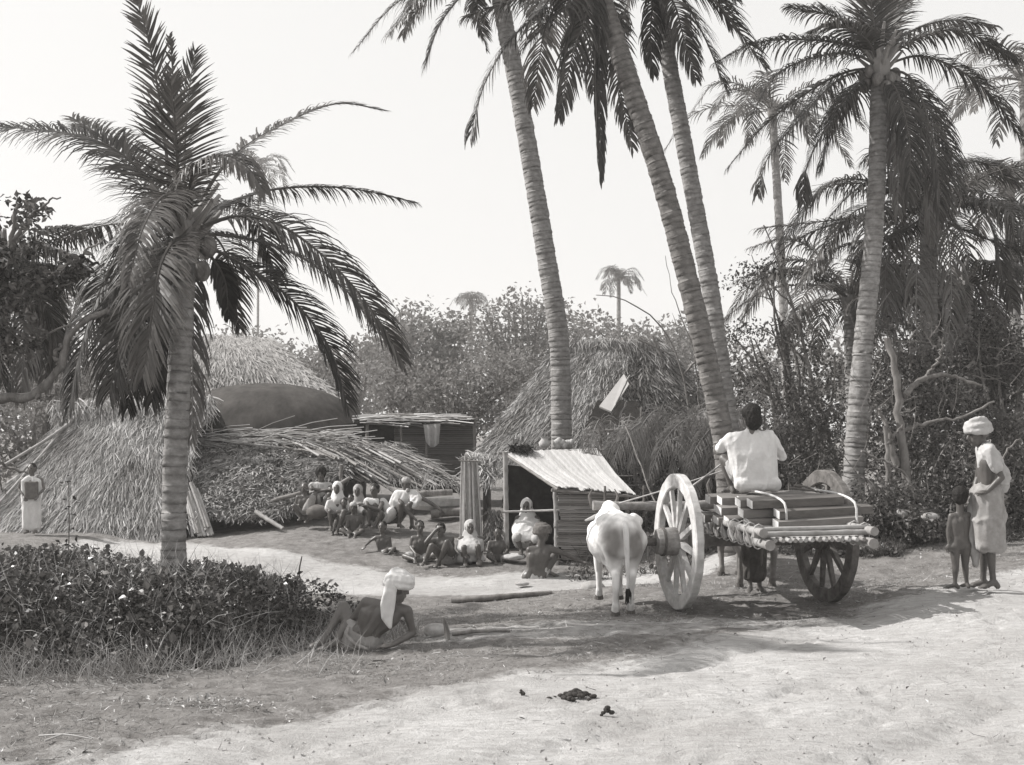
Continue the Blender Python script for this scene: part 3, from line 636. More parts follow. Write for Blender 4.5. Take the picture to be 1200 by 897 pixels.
def ptree(label, base, blobs, n, size, group=None, m='leaf', name='tree', seed=0, trunk_r=.1, tn=.45, cat='tree', clus=.28, bark='bark', stems=1, aspect=.6, lean=None):
    """tree or shrub: blobs given as (px, py, Y, rx_px, rz_px, ry_m)"""
    base = Vector(base); base.z = gz1(base.x, base.y); t = thing(name, label, cat, base, group); rs = random.Random(seed)
    bl = [(P(a, b, Y), (rx * Y / F, ry, rz * Y / F)) for a, b, Y, rx, rz, ry in blobs]
    mb = MB()
    for s_ in range(stems):
        off = V(rs.gauss(0, .25), rs.gauss(0, .2), 0) if s_ else V(0, 0, 0)
        for c, rad in bl:
            for k in range(3 if stems == 1 else 2):
                e = c + V(rs.uniform(-.6, .6) * rad[0], rs.uniform(-.5, .5) * rad[1], rs.uniform(-.5, .7) * rad[2])
                b0 = base + off; m1 = lerp(b0, e, .35) + V(rs.gauss(0, .06), rs.gauss(0, .06), .1 * (e.z - b0.z)); m2 = lerp(b0, e, .7) + V(rs.gauss(0, .12), rs.gauss(0, .1), .06 * (e.z - b0.z))
                q, _ = catmull([b0 - V(0, 0, .05), m1, m2, e], 12); mb.tube(q, np.linspace(trunk_r, trunk_r * .18, 12), 7)
                for w in range(4):
                    j = rs.randrange(5, 12); d = V(rs.gauss(0, 1), rs.gauss(0, 1), rs.gauss(.3, .6)).normalized() * rad[0] * rs.uniform(.3, .7)
                    a = Vector(q[j]); mb.tube([a, a + d * .5 + V(0, 0, .03), a + d], [trunk_r * .22, trunk_r * .14, trunk_r * .05], 5)
    mb.build('trunk' if cat == 'tree' else 'stem', M[bark], t, True)
    crown_mesh(bl, n, size, tn=tn, seed=seed, clus=clus, aspect=aspect).build('crown' if cat == 'tree' else 'foliage', M[m], t)
    return t
BG = 'hazy trees behind the huts'
ptree('rounded hazy tree left of centre behind the low roofs', P(500, 520, 64), [(470, 420, 64, 40, 35, 3), (500, 395, 64, 34, 30, 3), (528, 405, 64, 26, 28, 3), (500, 450, 64, 50, 40, 3), (478, 376, 64, 18, 16, 2), (545, 380, 64, 18, 12, 2), (512, 388, 64, 16, 12, 2)], 5200, .33, BG, 'farleaf_hazed', seed=1, trunk_r=.22, clus=.6)
ptree('taller hazy tree just left of the leftmost tall palm', P(610, 520, 61), [(585, 400, 61, 36, 32, 3), (622, 382, 61, 30, 28, 3), (655, 400, 61, 34, 30, 3), (610, 430, 61, 60, 40, 3), (606, 358, 61, 20, 13, 2), (642, 362, 61, 22, 14, 2), (574, 372, 61, 16, 12, 2)], 5600, .28, BG, 'farleaf_hazed', seed=2, trunk_r=.22, clus=.6)
ptree('hazy tree with slim bare stems by the flat roofed shed', P(505, 540, 31), [(470, 455, 31, 50, 34, 1.5), (530, 460, 31, 50, 34, 1.5), (600, 440, 31, 40, 34, 1.5), (562, 488, 31, 34, 26, 1.5)], 5400, .15, BG, 'farleaf_hazed', seed=3, trunk_r=.10, clus=.3)
ptree('hazy tree behind the ridge of the large thatched hut', P(690, 520, 68), [(690, 400, 68, 30, 30, 3), (740, 410, 68, 40, 26, 3), (800, 400, 68, 36, 30, 3)], 3600, .33, BG, 'farleaf_hazed', seed=4, trunk_r=.13, clus=.65)
ptree('pale tree in the distance between the left palm and the tree line', P(410, 520, 55), [(370, 440, 55, 46, 30, 3), (430, 420, 55, 30, 30, 3), (300, 430, 55, 60, 46, 3)], 4200, .28, BG, 'farleaf_hazed', seed=5, trunk_r=.2, clus=.5)
ptree('pale tree in the distance at the left edge beyond the gnarled tree', P(60, 540, 45), [(40, 350, 45, 70, 50, 3), (140, 370, 45, 60, 40, 3), (20, 430, 45, 60, 50, 3)], 4600, .24, BG, 'farleaf_hazed', seed=6, trunk_r=.2, clus=.5)
ptree('dim shrubbery tree between the left thatched roof and the gnarled branch', P(40, 600, 26), [(20, 480, 26, 60, 40, 1.5), (90, 440, 26, 50, 36, 1.5), (30, 540, 26, 60, 40, 1.5), (160, 430, 27, 50, 40, 1.2)], 5200, .13, BG, 'farleaf_hazed', seed=7, trunk_r=.1)
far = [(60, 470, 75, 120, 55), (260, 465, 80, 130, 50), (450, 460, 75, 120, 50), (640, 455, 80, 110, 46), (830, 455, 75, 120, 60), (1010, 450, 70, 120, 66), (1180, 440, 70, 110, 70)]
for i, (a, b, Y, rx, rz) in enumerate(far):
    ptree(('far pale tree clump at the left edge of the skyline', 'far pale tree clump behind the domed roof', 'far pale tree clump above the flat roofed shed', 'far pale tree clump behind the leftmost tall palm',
           'far pale tree clump right of the big hut ridge', 'far pale tree clump behind the right hand palm', 'far pale tree clump at the right edge of the skyline')[i], P(a, 530, Y), [(a, b, Y, rx, rz, 5)], 2600, .5, 'pale trees along the skyline', 'farleaf_hazed', seed=20 + i, trunk_r=.25, clus=.9)
# the undergrowth on the right
RG = 'dense shrubs behind the cart and the standing man'
sh = [
 ('leafy tree right of the pale ringed palm trunk', (1065, 600, 17.5), [(1060, 430, 17.5, 42, 60, .9), (1100, 480, 17.5, 46, 60, .9), (1055, 520, 17, 40, 50, .8)], 8200, .085),
 ('dark shrub behind the naked child', (1110, 625, 16.2), [(1110, 560, 16.2, 46, 50, .8), (1080, 595, 15.8, 40, 34, .6)], 6000, .075),
 ('dark shrub behind the standing man', (1170, 625, 16.2), [(1170, 540, 16.4, 50, 66, .8), (1190, 600, 16, 40, 36, .6)], 6600, .075),
 ('tall bush at the right edge under the palms', (1185, 610, 18), [(1180, 430, 18.5, 50, 50, .9), (1150, 400, 18.5, 40, 40, .9), (1190, 480, 18, 46, 50, .8)], 6600, .085),
 ('low bush between the cart wheel and the child', (1040, 628, 15.4), [(1040, 595, 15.4, 44, 34, .6), (1075, 612, 15.0, 36, 24, .5)], 5200, .065),
 ('thin leaved bush behind the driver', (930, 610, 18.5), [(910, 530, 18.5, 50, 60, .8), (950, 480, 18.5, 40, 50, .8), (955, 560, 18, 40, 44, .7)], 6000, .075),
 ('straggling tree with drooping leafy twigs left of the right hand palm', (950, 600, 19.5), [(890, 320, 19.5, 34, 20, .7), (870, 395, 19.5, 30, 18, .7), (925, 400, 19.5, 40, 30, .8), (880, 440, 19.5, 40, 30, .8), (950, 440, 19.5, 40, 40, .8)], 3300, .08),
 ('bush under the two crossing palm trunks', (800, 600, 19.5), [(800, 510, 19.5, 46, 40, .7), (850, 470, 20, 40, 50, .7), (770, 560, 19, 40, 36, .6)], 4600, .075),
 ('dim tree mass filling the gap behind the shrubs', (1050, 580, 24), [(975, 525, 24, 70, 50, 1), (1060, 460, 24, 70, 60, 1), (1150, 480, 24, 70, 60, 1), (1120, 410, 24, 50, 40, 1)], 7000, .13),
]
for i, (lb_, b, bl, n_, sz) in enumerate(sh):
    tree_ = 'tree' in lb_
    ptree(lb_, P(*b), bl, int(n_ * .82), sz * .92, RG, 'leaf', seed=40 + i, trunk_r=.06, cat='tree' if tree_ else 'shrub', name='leafy_tree' if tree_ else 'shrub', clus=.16, stems=1 if tree_ else 3, tn=.42, bark='palebark' if i in (0, 6) else 'bark')
# bare forked trunks in the undergrowth
def bare(label, Y, paths, m='palebark', name='bare_tree', group=None):
    b0 = P(paths[0][0][0], paths[0][0][1], Y); b0.z = gz1(b0.x, b0.y) - .05; t = thing(name, label, 'tree' if name != 'fallen_branch' else 'branch', b0, group)
    f0 = px_path(paths[0][:-1], Y)
    if name != 'fallen_branch' and f0[0].z > b0.z + .02: paths[0].insert(0, (600 + b0.x * F / b0.y, HY + (CH - b0.z) * F / b0.y))
    for i, (pp, r0, r1) in enumerate((q[:], q_[0], q_[1]) for q, q_ in zip([x_[:-1] for x_ in paths], [x_[-1] for x_ in paths])):
        q, _ = catmull(px_path(pp, Y), 20); mb = MB(); q = q + rng.normal(0, .012, q.shape)
        mb.tube(q, np.linspace(r0, r1, 20) * rng.uniform(.88, 1.15, 20), 8); mb.build('trunk' if i == 0 else 'branch', M[m], t, True)
    return t
bare('small pale forked tree trunk standing in the undergrowth right of the ringed palm', 15.9, [
    [(1064, 620), (1062, 560), (1056, 500), (1050, 440), (1040, 396), (.07, .045)],
    [(1060, 465), (1080, 445), (1110, 440), (1150, 452), (.045, .02)], [(1058, 505), (1090, 495), (1130, 488), (1165, 470), (.03, .014)],
    [(1050, 545), (1042, 510), (1030, 480), (.05, .02)], [(1085, 443), (1100, 420), (1106, 395), (.025, .01)]])
bare('pale broken stump with forked top behind the cart', 15.6, [[(1042, 600), (1040, 560), (1040, 520), (1036, 500), (.05, .03)], [(1040, 520), (1050, 508), (1058, 500), (.03, .015)]])
bare('slim crooked stems leaning over the shrubs left of the ringed palm', 18.8, [
    [(985, 560), (960, 480), (945, 420), (930, 360), (905, 290), (895, 265), (.05, .01)], [(968, 505), (930, 480), (885, 450), (850, 400), (.028, .008)],
    [(985, 540), (960, 520), (900, 500), (.03, .01)], [(950, 430), (920, 400), (880, 380), (.02, .006)], [(930, 360), (900, 330), (880, 300), (.018, .006)]], 'bark')
bare('pale fallen branch leaning in the shrubs between wheel and child', 15.3, [[(1078, 590), (1062, 560), (1045, 545), (1010, 530), (.022, .014)], [(1180, 590), (1170, 560), (1180, 530), (1195, 515), (.02, .01)]], name='fallen_branch')
bare('thin curved bamboo stems arching over the big hut roof', 21, [
    [(810, 520), (800, 440), (780, 390), (740, 355), (700, 345), (.03, .008)], [(800, 440), (830, 400), (835, 340), (820, 300), (.02, .006)], [(820, 500), (815, 420), (790, 350), (780, 300), (.02, .005)]], 'bamboo_dark', 'bamboo_clump')
# the gnarled tree cut by the left edge
gt = bare('gnarled tree cut by the left edge, its twisted branch reaching over the thatch', 10.6, [
    [(-60, 640), (-55, 560), (-50, 480), (-40, 420), (-12, 400), (.16, .07)],
    [(-45, 470), (0, 470), (40, 462), (72, 430), (80, 395), (100, 378), (128, 362), (.055, .022)], [(72, 432), (66, 412), (82, 398), (.03, .012)], [(40, 462), (55, 468), (62, 462), (.025, .008)],
    [(-40, 420), (5, 330), (14, 280), (20, 240), (.05, .015)], [(5, 335), (45, 330), (80, 312), (120, 280), (.025, .008)], [(14, 290), (30, 262), (60, 235), (72, 230), (.022, .007)],
    [(-40, 425), (10, 400), (60, 392), (115, 362), (.02, .006)], [(0, 345), (60, 340), (110, 318), (.018, .006)], [(-60, 560), (-20, 535), (10, 548), (32, 552), (.03, .008)], [(-10, 545), (0, 568), (8, 582), (.012, .006)]], 'bark', 'gnarled_tree')
crown_mesh([(P(22, 255, 10.6), (.28, .3, .22)), (P(8, 300, 10.6), (.25, .3, .35)), (P(30, 335, 10.5), (.5, .3, .18)), (P(85, 315, 10.5), (.4, .25, .12)), (P(20, 395, 10.5), (.45, .3, .2)), (P(-20, 350, 10.6), (.4, .3, .6))], 1700, .085, clus=.07, seed=77, tn=.25).build('crown', M['leaf'], gt)

# ------------------------------------------------------------------ leafy bank in the left foreground
def bank_h(x, y):
    top = np.interp(x, [-8, -4, -3, -2, -1.55, -1.2, -1.0], [.76, .76, .72, .52, .30, .10, .0])
    yy = np.interp(x, [-8, -4, -2.7, -2.1, -1.7, -1.0], [8.0, 7.95, 8.25, 9.2, 10.15, 10.5])      # front edge of the bank
    f = smooth01((y - yy) / 1.5) * smooth01((12.0 - y) / .7)
    return top * f
n = 95000; x = rng.uniform(-7.2, -.5, n); y = rng.uniform(7.7, 12, n); k = inframe(x, y, m=120); x, y = x[k], y[k]
h = bank_h(x, y) * (1 + .22 * fbm(x * 1.6, y * 1.6, o=3, s=51)); k = h > .03; x, y, h = x[k], y[k], h[k]; m = len(x)
z = gz(x, y) + h * (1 - .5 * rng.random(m) ** 2.2) + rng.normal(0, .02, m)
dens = fbm(x * 3.2, y * 3.2, o=3, s=55) * .5 + .5; k = rng.random(m) < smooth01((dens - .2) * 2.2) ; x, y, z, h = x[k], y[k], z[k], h[k]; m = len(x)
bb = MB(); sz = np.where(rng.random(m) < .18, rng.uniform(.045, .08, m), rng.uniform(.018, .045, m))
leaves(bb, np.stack([x, y, z], 1), sz, np.clip(rng.beta(1.1, 2.6, m) + .05, 0, 1), six=False, aspect=.85, zb=.9)
kk = rng.random(m) < .035; leaves(bb, np.stack([x, y, z + .02], 1)[kk], rng.uniform(.055, .10, kk.sum()), np.clip(rng.normal(.6, .25, kk.sum()), 0, 1), six=True, aspect=.8, zb=1.2)
tag(bb.build('ground_cover', M['bushleaf']), 'dense low leafy weeds covering the bank in the left foreground', 'ground cover', kind='stuff')
# dark earth body of the bank
hb = MB(); bx_ = np.linspace(-9, -.4, 110); by_ = np.linspace(7.5, 12.4, 70); BX, BY = np.meshgrid(bx_, by_)
BZ = gz(BX, BY) + bank_h(BX, BY) * .55 * (1 + .2 * fbm(BX * 3, BY * 3, s=52)) - .035
gi = np.arange(BX.size).reshape(BX.shape)
hb.add(np.stack([BX, BY, BZ], -1).reshape(-1, 3), np.stack([gi[:-1, :-1], gi[:-1, 1:], gi[1:, 1:], gi[1:, :-1]], -1).reshape(-1, 4))
tag(hb.build('earth_bank', M['under'], smooth=True), kind='structure')
# long grass blades and dry stems along the foot of the bank
gl = MB(); n = 5200; x = rng.uniform(-6.5, -.9, n); yb = np.interp(x, [-8, -4, -2.7, -2.1, -1.7, -1.0], [8.0, 7.95, 8.25, 9.2, 10.15, 10.5]); y = yb + rng.normal(.15, .28, n)
z = gz(x, y) + bank_h(x, y) * .5; d = unit(n, 1.6); d[:, 1] -= .5; blades(gl, np.stack([x, y, z], 1), d, rng.uniform(.08, .26, n), rng.uniform(.004, .009, n), np.clip(rng.normal(.4, .28, n), 0, 1))
n = 2200; x = rng.uniform(-6, -1.2, n); y = rng.uniform(8.3, 11.4, n); z = gz(x, y) + bank_h(x, y) * .95; d = unit(n, 1.0)
blades(gl, np.stack([x, y, z], 1), d, rng.uniform(.12, .34, n), rng.uniform(.004, .007, n), np.clip(rng.normal(.75, .2, n), 0, 1))
tag(gl.build('tall_grass', M['grass']), 'long grass blades and dry stalks along the foot of the leafy bank', 'grass', kind='stuff')
# weedy scrub fringe in front of the undergrowth and the brush fence
wl_ = MB(); n = 30000; t_ = rng.random(n); x = rng.uniform(.8, 9.5, n); yb = np.interp(x, [.8, 2, 3, 4, 5, 6, 9.5], [16.0, 15.6, 15.4, 14.9, 14.6, 14.9, 15.8]); y = yb + np.abs(rng.normal(0, .8, n)) + .7 * fbm(x * 1.3, x * 0, s=3)
kp = rng.random(n) < np.interp(x, [.8, 2.2, 3.2], [.10, .3, 1.0]) * smooth01(1.6 * (fbm(x * 2, y * 2, s=66) * .5 + .42)); x, y, yb = x[kp], y[kp], yb[kp]; n = len(x)
z = gz(x, y) + rng.random(n) * .35 * smooth01((y - yb) / 1.2) * (.4 + .9 * rng.random(n)); d = unit(n, .8)
blades(wl_, np.stack([x, y, z], 1), d, rng.uniform(.05, .26, n), rng.uniform(.006, .012, n), np.clip(rng.normal(.35, .28, n), 0, 1))
kk = rng.random(n) < .4; leaves(wl_, np.stack([x, y, z + .06], 1)[kk], rng.uniform(.03, .08, kk.sum()), np.clip(rng.beta(1.2, 2.6, kk.sum()), 0, 1))
tag(wl_.build('undergrowth', M['leaf']), 'tangled weeds and dry stalks along the edge of the undergrowth', 'undergrowth', kind='stuff')

# ------------------------------------------------------------------ thatched huts
def bil(q, u, v):
    a, b, c, d = [np.array(tuple(p)) for p in q]       # top-left, top-right, bottom-left, bottom-right
    u = np.asarray(u)[..., None]; v = np.asarray(v)[..., None]
    return a * (1 - u) * (1 - v) + b * u * (1 - v) + c * (1 - u) * v + d * u * v
def slab(mb, q, th, nu=14, nv=10, sag=0.0, rough=.03, s=0, bulge=0.0):
    u, v = np.meshgrid(np.linspace(0, 1, nu), np.linspace(0, 1, nv)); p = bil(q, u, v)
    nrm = np.cross(p[0, -1] - p[0, 0], p[-1, 0] - p[0, 0]); nrm = nrm / np.linalg.norm(nrm)
    if nrm[2] < 0: nrm = -nrm
    off = (bulge * np.sin(np.pi * u) * np.sin(np.pi * v) - sag * np.sin(np.pi * u)) + rough * vnoise(u * nu * .5 + s, v * nv * .5)
    top = p + off[..., None] * nrm; bot = top - nrm * th
    n_ = nu * nv; gi = np.arange(n_).reshape(nv, nu)
    fq = np.stack([gi[:-1, :-1], gi[:-1, 1:], gi[1:, 1:], gi[1:, :-1]], -1).reshape(-1, 4)
    ed = np.concatenate([gi[0, :], gi[1:, -1], gi[-1, -2::-1], gi[-2:0:-1, 0]]); ed2 = np.roll(ed, -1)
    side = np.stack([ed, ed + n_, ed2 + n_, ed2], 1)
    mb.add(np.vstack([top.reshape(-1, 3), bot.reshape(-1, 3)]), np.vstack([fq, fq[:, ::-1] + n_, side]), .3)
    return nrm
def thatch(q, n, length=.5, width=.022, lift=.10, jit=.22, s=0, bulge=0.0, sag=0.0, tn=.5, over=.0, strands=3, fl=.06):
    """straw laid down the slope in ragged overlapping courses"""
    mb = MB(); r = np.random.default_rng(500 + s)
    u = r.random(n); v = r.random(n) ** .95 * (1 + over) - .02
    v = np.where(r.random(n) < .5, np.round(v * 9) / 9 + r.normal(0, .025, n), v)
    a, b, c, d = [np.array(tuple(p)) for p in q]
    p = bil(q, u, v); dn = (c - a)[None] * (1 - u[:, None]) + (d - b)[None] * u[:, None]; dn /= np.linalg.norm(dn, axis=1)[:, None]
    nrm = np.cross(b - a, c - a); nrm /= np.linalg.norm(nrm); nrm = nrm if nrm[2] > 0 else -nrm
    off = bulge * np.sin(np.pi * np.clip(u, 0, 1)) * np.sin(np.pi * np.clip(v, 0, 1)) - sag * np.sin(np.pi * u)
    p = p + nrm * (off + r.random(n) * fl)[:, None]
    cl = vnoise(u * 13, v * 9, s=s) * .5                     # matted locks lean together
    side = np.cross(nrm, dn)
    ln = length * r.uniform(.5, 1.2, n)
    d0 = dn + side * (cl * jit * 1.4 + r.normal(0, jit, n))[:, None] + nrm * np.abs(r.normal(0, lift, n))[:, None]
    d0 /= np.linalg.norm(d0, axis=1)[:, None]
    d1 = d0 + np.array([0, 0, -1]) * r.uniform(.05, .35, n)[:, None] + side * r.normal(0, .12, n)[:, None]; d1 /= np.linalg.norm(d1, axis=1)[:, None]
    w = width * r.uniform(.4, 1.3, n) / 2; wv = np.cross(d0, nrm[None] + r.normal(0, .5, (n, 3))); wv /= np.linalg.norm(wv, axis=1)[:, None]; wv *= w[:, None]
    m1 = p + d0 * (ln * .5)[:, None]; e = m1 + d1 * (ln * .5)[:, None]
    vv = np.stack([p - wv, p + wv, m1 + wv, m1 - wv, e + wv * .4, e - wv * .4], 1).reshape(-1, 3)
    f = np.array([[0, 1, 2, 3], [3, 2, 4, 5]]); f = (f[None] + (np.arange(n) * 6)[:, None, None]).reshape(-1, 4)
    t_ = np.clip(r.normal(tn, .2, n) + .5 * fbm(u * 6, v * 6, o=3, s=s + 3), 0, 1)
    mb.add(vv, f, np.repeat(t_, 6)); return mb
def poles(t, lst, Y, m='bamboo', name='pole', sides=7):
    for pp in lst:
        *ps, r = pp; q, _ = catmull(px_path(ps, Y), 10); mb = MB()
        mb.tube(q + rng.normal(0, .006, q.shape), np.linspace(r, r * .8, 10), sides); mb.build(name, M[m], t, True)
def quadp(*a): return [P(*p) for p in a]

# left hut: one broad slope of thatch coming down almost to the ground
t = thing('thatched_hut', 'low hut at left whose shaggy thatch slopes nearly to the ground behind the short palm', 'hut', G(-7.5, 20.3))
q1 = quadp((88, 478, 22.5), (232, 468, 22.6), (-45, 640, 19.6), (212, 662, 19.3))
mb = MB(); slab(mb, q1, .22, bulge=.18, s=1); mb.build('roof', M['under'], t)
o = thatch(q1, 24000, .40, .014, bulge=.2, s=1, tn=.62, lift=.16, jit=.28, over=.03).build('thatch', M['thatch'], t); tag(o, kind='stuff')
q1b = quadp((100, 474, 22.6), (250, 466, 22.7), (120, 640, 25.5), (330, 640, 25.5)); mb = MB(); slab(mb, q1b, .2, s=2); mb.build('roof', M['under'], t)
mb = MB(); mb.hexa([V(-8.6, 20.6, -.25), V(-6.3, 20.6, -.25), V(-6.3, 24.8, -.2), V(-8.8, 24.8, -.2)], [V(-8.4, 21.6, .9), V(-6.3, 21.6, .9), V(-6.3, 23.6, .9), V(-8.4, 23.6, .9)]); mb.build('wall', M['mud'], t)
poles(t, [((96, 472, .0), (60, 520, -1.2), (-10, 600, -2.6), .03), ((104, 470), (70, 505, -1), (-20, 560, -1.5), .035)], 22.6, 'bamboo')
mb = thatch(quadp((60, 470, 22.2), (250, 462, 22.4), (70, 500, 22.0), (250, 492, 22.0)), 1600, .4, .022, s=4, tn=.5, lift=.3, jit=.5); tag(mb.build('ridge_thatch', M['thatch'], t), kind='stuff')

# low roof beside it, collapsed on poles
t = thing('thatched_shed', 'sagging palm leaf roof on poles right of the short palm trunk, children sitting in front', 'shed', G(-4.6, 20.6))
q2 = quadp((205, 517, 23.0), (415, 536, 23.2), (222, 600, 20.4), (332, 604, 20.4))
q3 = quadp((340, 533, 22.6), (432, 540, 23.2), (322, 606, 20.5), (402, 556, 21.6))
for i, q in enumerate((q2, q3)):
    mb = MB(); slab(mb, q, .16, bulge=.16, s=5 + i, rough=.06); mb.build('roof', M['under'], t)
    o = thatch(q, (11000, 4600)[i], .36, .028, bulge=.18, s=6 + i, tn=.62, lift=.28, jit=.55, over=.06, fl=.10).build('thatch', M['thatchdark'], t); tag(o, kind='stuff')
poles(t, [((300, 600, -.2), (332, 620, -.6), .045)], 20.3, 'bamboo')
poles(t, [((244, 598), (300, 592), (352, 578), .05), ((330, 604), (370, 585), (410, 560), .045), ((250, 606), (300, 600), .04)], 20.6, 'bamboo_dark')
poles(t, [((240, 512), (300, 522), (400, 532), .03), ((222, 515), (300, 527), (420, 538), .03)], 22.8, 'cane')
poles(t, [((262, 560), (264, 618), .04), ((330, 560), (330, 606), .04), ((400, 545), (400, 600), .04)], 21.2, 'bamboo_dark', 'post')
mb = MB()
for i in range(160):
    a = P(rng.uniform(205, 400), rng.uniform(503, 522), 22.9 + rng.normal(0, .2)); d = V(1, rng.normal(0, .2), rng.normal(-.02, .12)).normalized() * rng.uniform(.3, 1.1)
    mb.tube([a, a + d * .5 + V(0, 0, .03), a + d], .008, 4, tone=rng.random())
tag(mb.build('loose_sticks', M['straw'], t), kind='stuff')
# bundle of canes leaning against it
t = thing('cane_bundle', 'bundle of pale split canes leaning against the low roof beside the palm trunk', 'cane bundle', P(235, 634, 20.0))
for i in range(13):
    a = P(216 + i * 1.2 + rng.normal(0, 1), 575 + rng.normal(0, 4), 20.3); b = P(226 + i * 1.6 + (i % 5) * 2, 628 + rng.normal(0, 5), 19.9); b.z = max(b.z, gz1(b.x, b.y) + .03)
    MB().tube([a, lerp(a, b, .5) + V(0, 0, .02), b], .028 + .006 * (i % 3), 6, tone=rng.random()).build('cane', M['cane'], t)

# domed mud roof behind
def dome_hut(label, cx, top, Y, rx, ry, rz, m, wallh, seed=0):
    c = P(cx, top, Y); zt = c.z; gzv = gz1(c.x, c.y); t = thing('domed_hut', label, 'hut', V(c.x, c.y, gzv))
    mb = MB(); nu, nv = 64, 26
    A, B = np.meshgrid(np.linspace(0, 2 * np.pi, nu, endpoint=False), np.linspace(0, 1, nv))
    r_ = np.sin(B * np.pi / 2) ** .9; zc = zt - (1 - np.cos(B * np.pi / 2)) * rz
    rr = 1 + .012 * vnoise(A * 9, B * 2.2, s=seed) + .01 * vnoise(A * 30, B * 1.5, s=seed + 1)
    v = np.stack([c.x + r_ * rr * rx * np.cos(A), c.y + r_ * rr * ry * np.sin(A), zc + .02 * vnoise(A * 14, B * 3, s=seed)], -1)
    gi = np.arange(nu * nv).reshape(nv, nu); g2 = np.roll(gi, -1, 1)
    mb.add(v.reshape(-1, 3), np.stack([gi[:-1], g2[:-1], g2[1:], gi[1:]], -1).reshape(-1, 4)); mb.build('roof', M[m], t, True)
    mb = MB(); mb.tube([V(c.x, c.y, gzv - .1), V(c.x, c.y, zt - rz + .02)], [1, 1], 40); vv = mb.v[0]; vv[:, 0] = c.x + (vv[:, 0] - c.x) * rx * .93; vv[:, 1] = c.y + (vv[:, 1] - c.y) * ry * .93
    mb.build('wall', M['mud'], t); return t
dome_hut('dark rounded mud roof like an upturned bowl rising behind the low thatch', 312, 450, 26, 2.5, 2.2, 1.45, 'mud', .8, 3)
t = thing('thatched_hut', 'faint pale thatched hut roof far behind the dark domed one', 'hut', G(-9.8, 41))
q = quadp((205, 392, 41.5), (318, 398, 41.5), (150, 465, 38), (400, 470, 38)); mb = MB(); slab(mb, q, .3, bulge=.3, s=9); mb.build('roof', M['under'], t)
tag(thatch(q, 9000, .6, .04, bulge=.35, s=9, tn=.5).build('thatch', M['farthatch_hazed'], t), kind='stuff')
mb = MB(); mb.hexa([V(-12, 39.5, 0), V(-7, 39.5, 0), V(-7, 43, 0), V(-12, 43, 0)], [V(-12, 39.8, 2.7), V(-7, 39.8, 2.7), V(-8, 42.6, 4.2), V(-11.5, 42.6, 4.2)]); mb.build('wall', M['mud'], t)

# flat roofed shed with mat wall at the centre back
t = thing('flat_roofed_shed', 'flat stick roofed shed with dark woven wall between the low roof and the big hut', 'shed', G(-1.6, 24.5))
FY = 24.5
mb = MB()
for i in range(380):
    a = P(rng.uniform(412, 520), rng.uniform(488, 497), FY + rng.uniform(-.7, 1.2)); d = V(1, rng.normal(0, .35), rng.normal(0, .04)).normalized() * rng.uniform(.4, 1.2)
    if a.x + d.x > P(562, 0, FY).x: d *= .4
    mb.tube([a, a + d * .5 + V(0, 0, .02), a + d], .012, 4, tone=rng.random())
tag(mb.build('roof_sticks', M['straw'], t), kind='stuff')
mb = MB(); mb.hexa([P(415, 497, FY - .6), P(556, 497, FY - .6), P(556, 497, FY + 1.6) , P(415, 497, FY + 1.6)], [P(415, 492, FY - .6), P(556, 492, FY - .6), P(556, 492, FY + 1.6), P(415, 492, FY + 1.6)]); mb.build('roof', M['under'], t)
poles(t, [((430, 494), (430, 560), .04), ((500, 494), (500, 560), .04), ((556, 490), (556, 562), .04), ((470, 496), (470, 562), .03)], FY - .5, 'bamboo_dark', 'post')
for i in range(26):
    z0 = 499 + i * 2.3
    a = P(462, z0, FY + .3); b = P(556, z0 + .2, FY + .5); d = (b - a)
    MB().box((a + b) / 2, (d.length, .014, .034), Matrix.Rotation(math.atan2(d.y, d.x), 4, 'Z'), tone=rng.random(), jit=.004).build('slat', M['matwall'], t)
mb = MB(); mb.hexa([P(412, 560, FY + .6), P(556, 560, FY + .6), P(556, 560, FY + .7), P(412, 560, FY + .7)], [P(412, 497, FY + .6), P(556, 497, FY + .6), P(556, 497, FY + .7), P(412, 497, FY + .7)]); mb.build('wall', M['under'], t)
# cloth hanging on its post
t = thing('hanging_cloth', 'pale cloth hung to dry from the edge of the flat stick roof', 'cloth', P(506, 500, FY - .7))
mb = MB(); u, v = np.meshgrid(np.linspace(0, 1, 12), np.linspace(0, 1, 8)); p = bil(quadp((496, 498, FY - .72), (516, 497, FY - .72), (499, 518, FY - .72), (514, 520, FY - .72)), u, v); p[..., 1] += .05 * np.sin(u * 14) * (.3 + v); p[..., 2] -= .1 * np.sin(np.pi * u) * v
gi = np.arange(96).reshape(8, 12); fq = np.stack([gi[:-1, :-1], gi[:-1, 1:], gi[1:, 1:], gi[1:, :-1]], -1).reshape(-1, 4); pp = p.reshape(-1, 3)
mb.add(np.vstack([pp, pp + [0, .012, 0]]), np.vstack([fq, fq[:, ::-1] + 96])); mb.build('cloth', M['offwhite'], t, True)

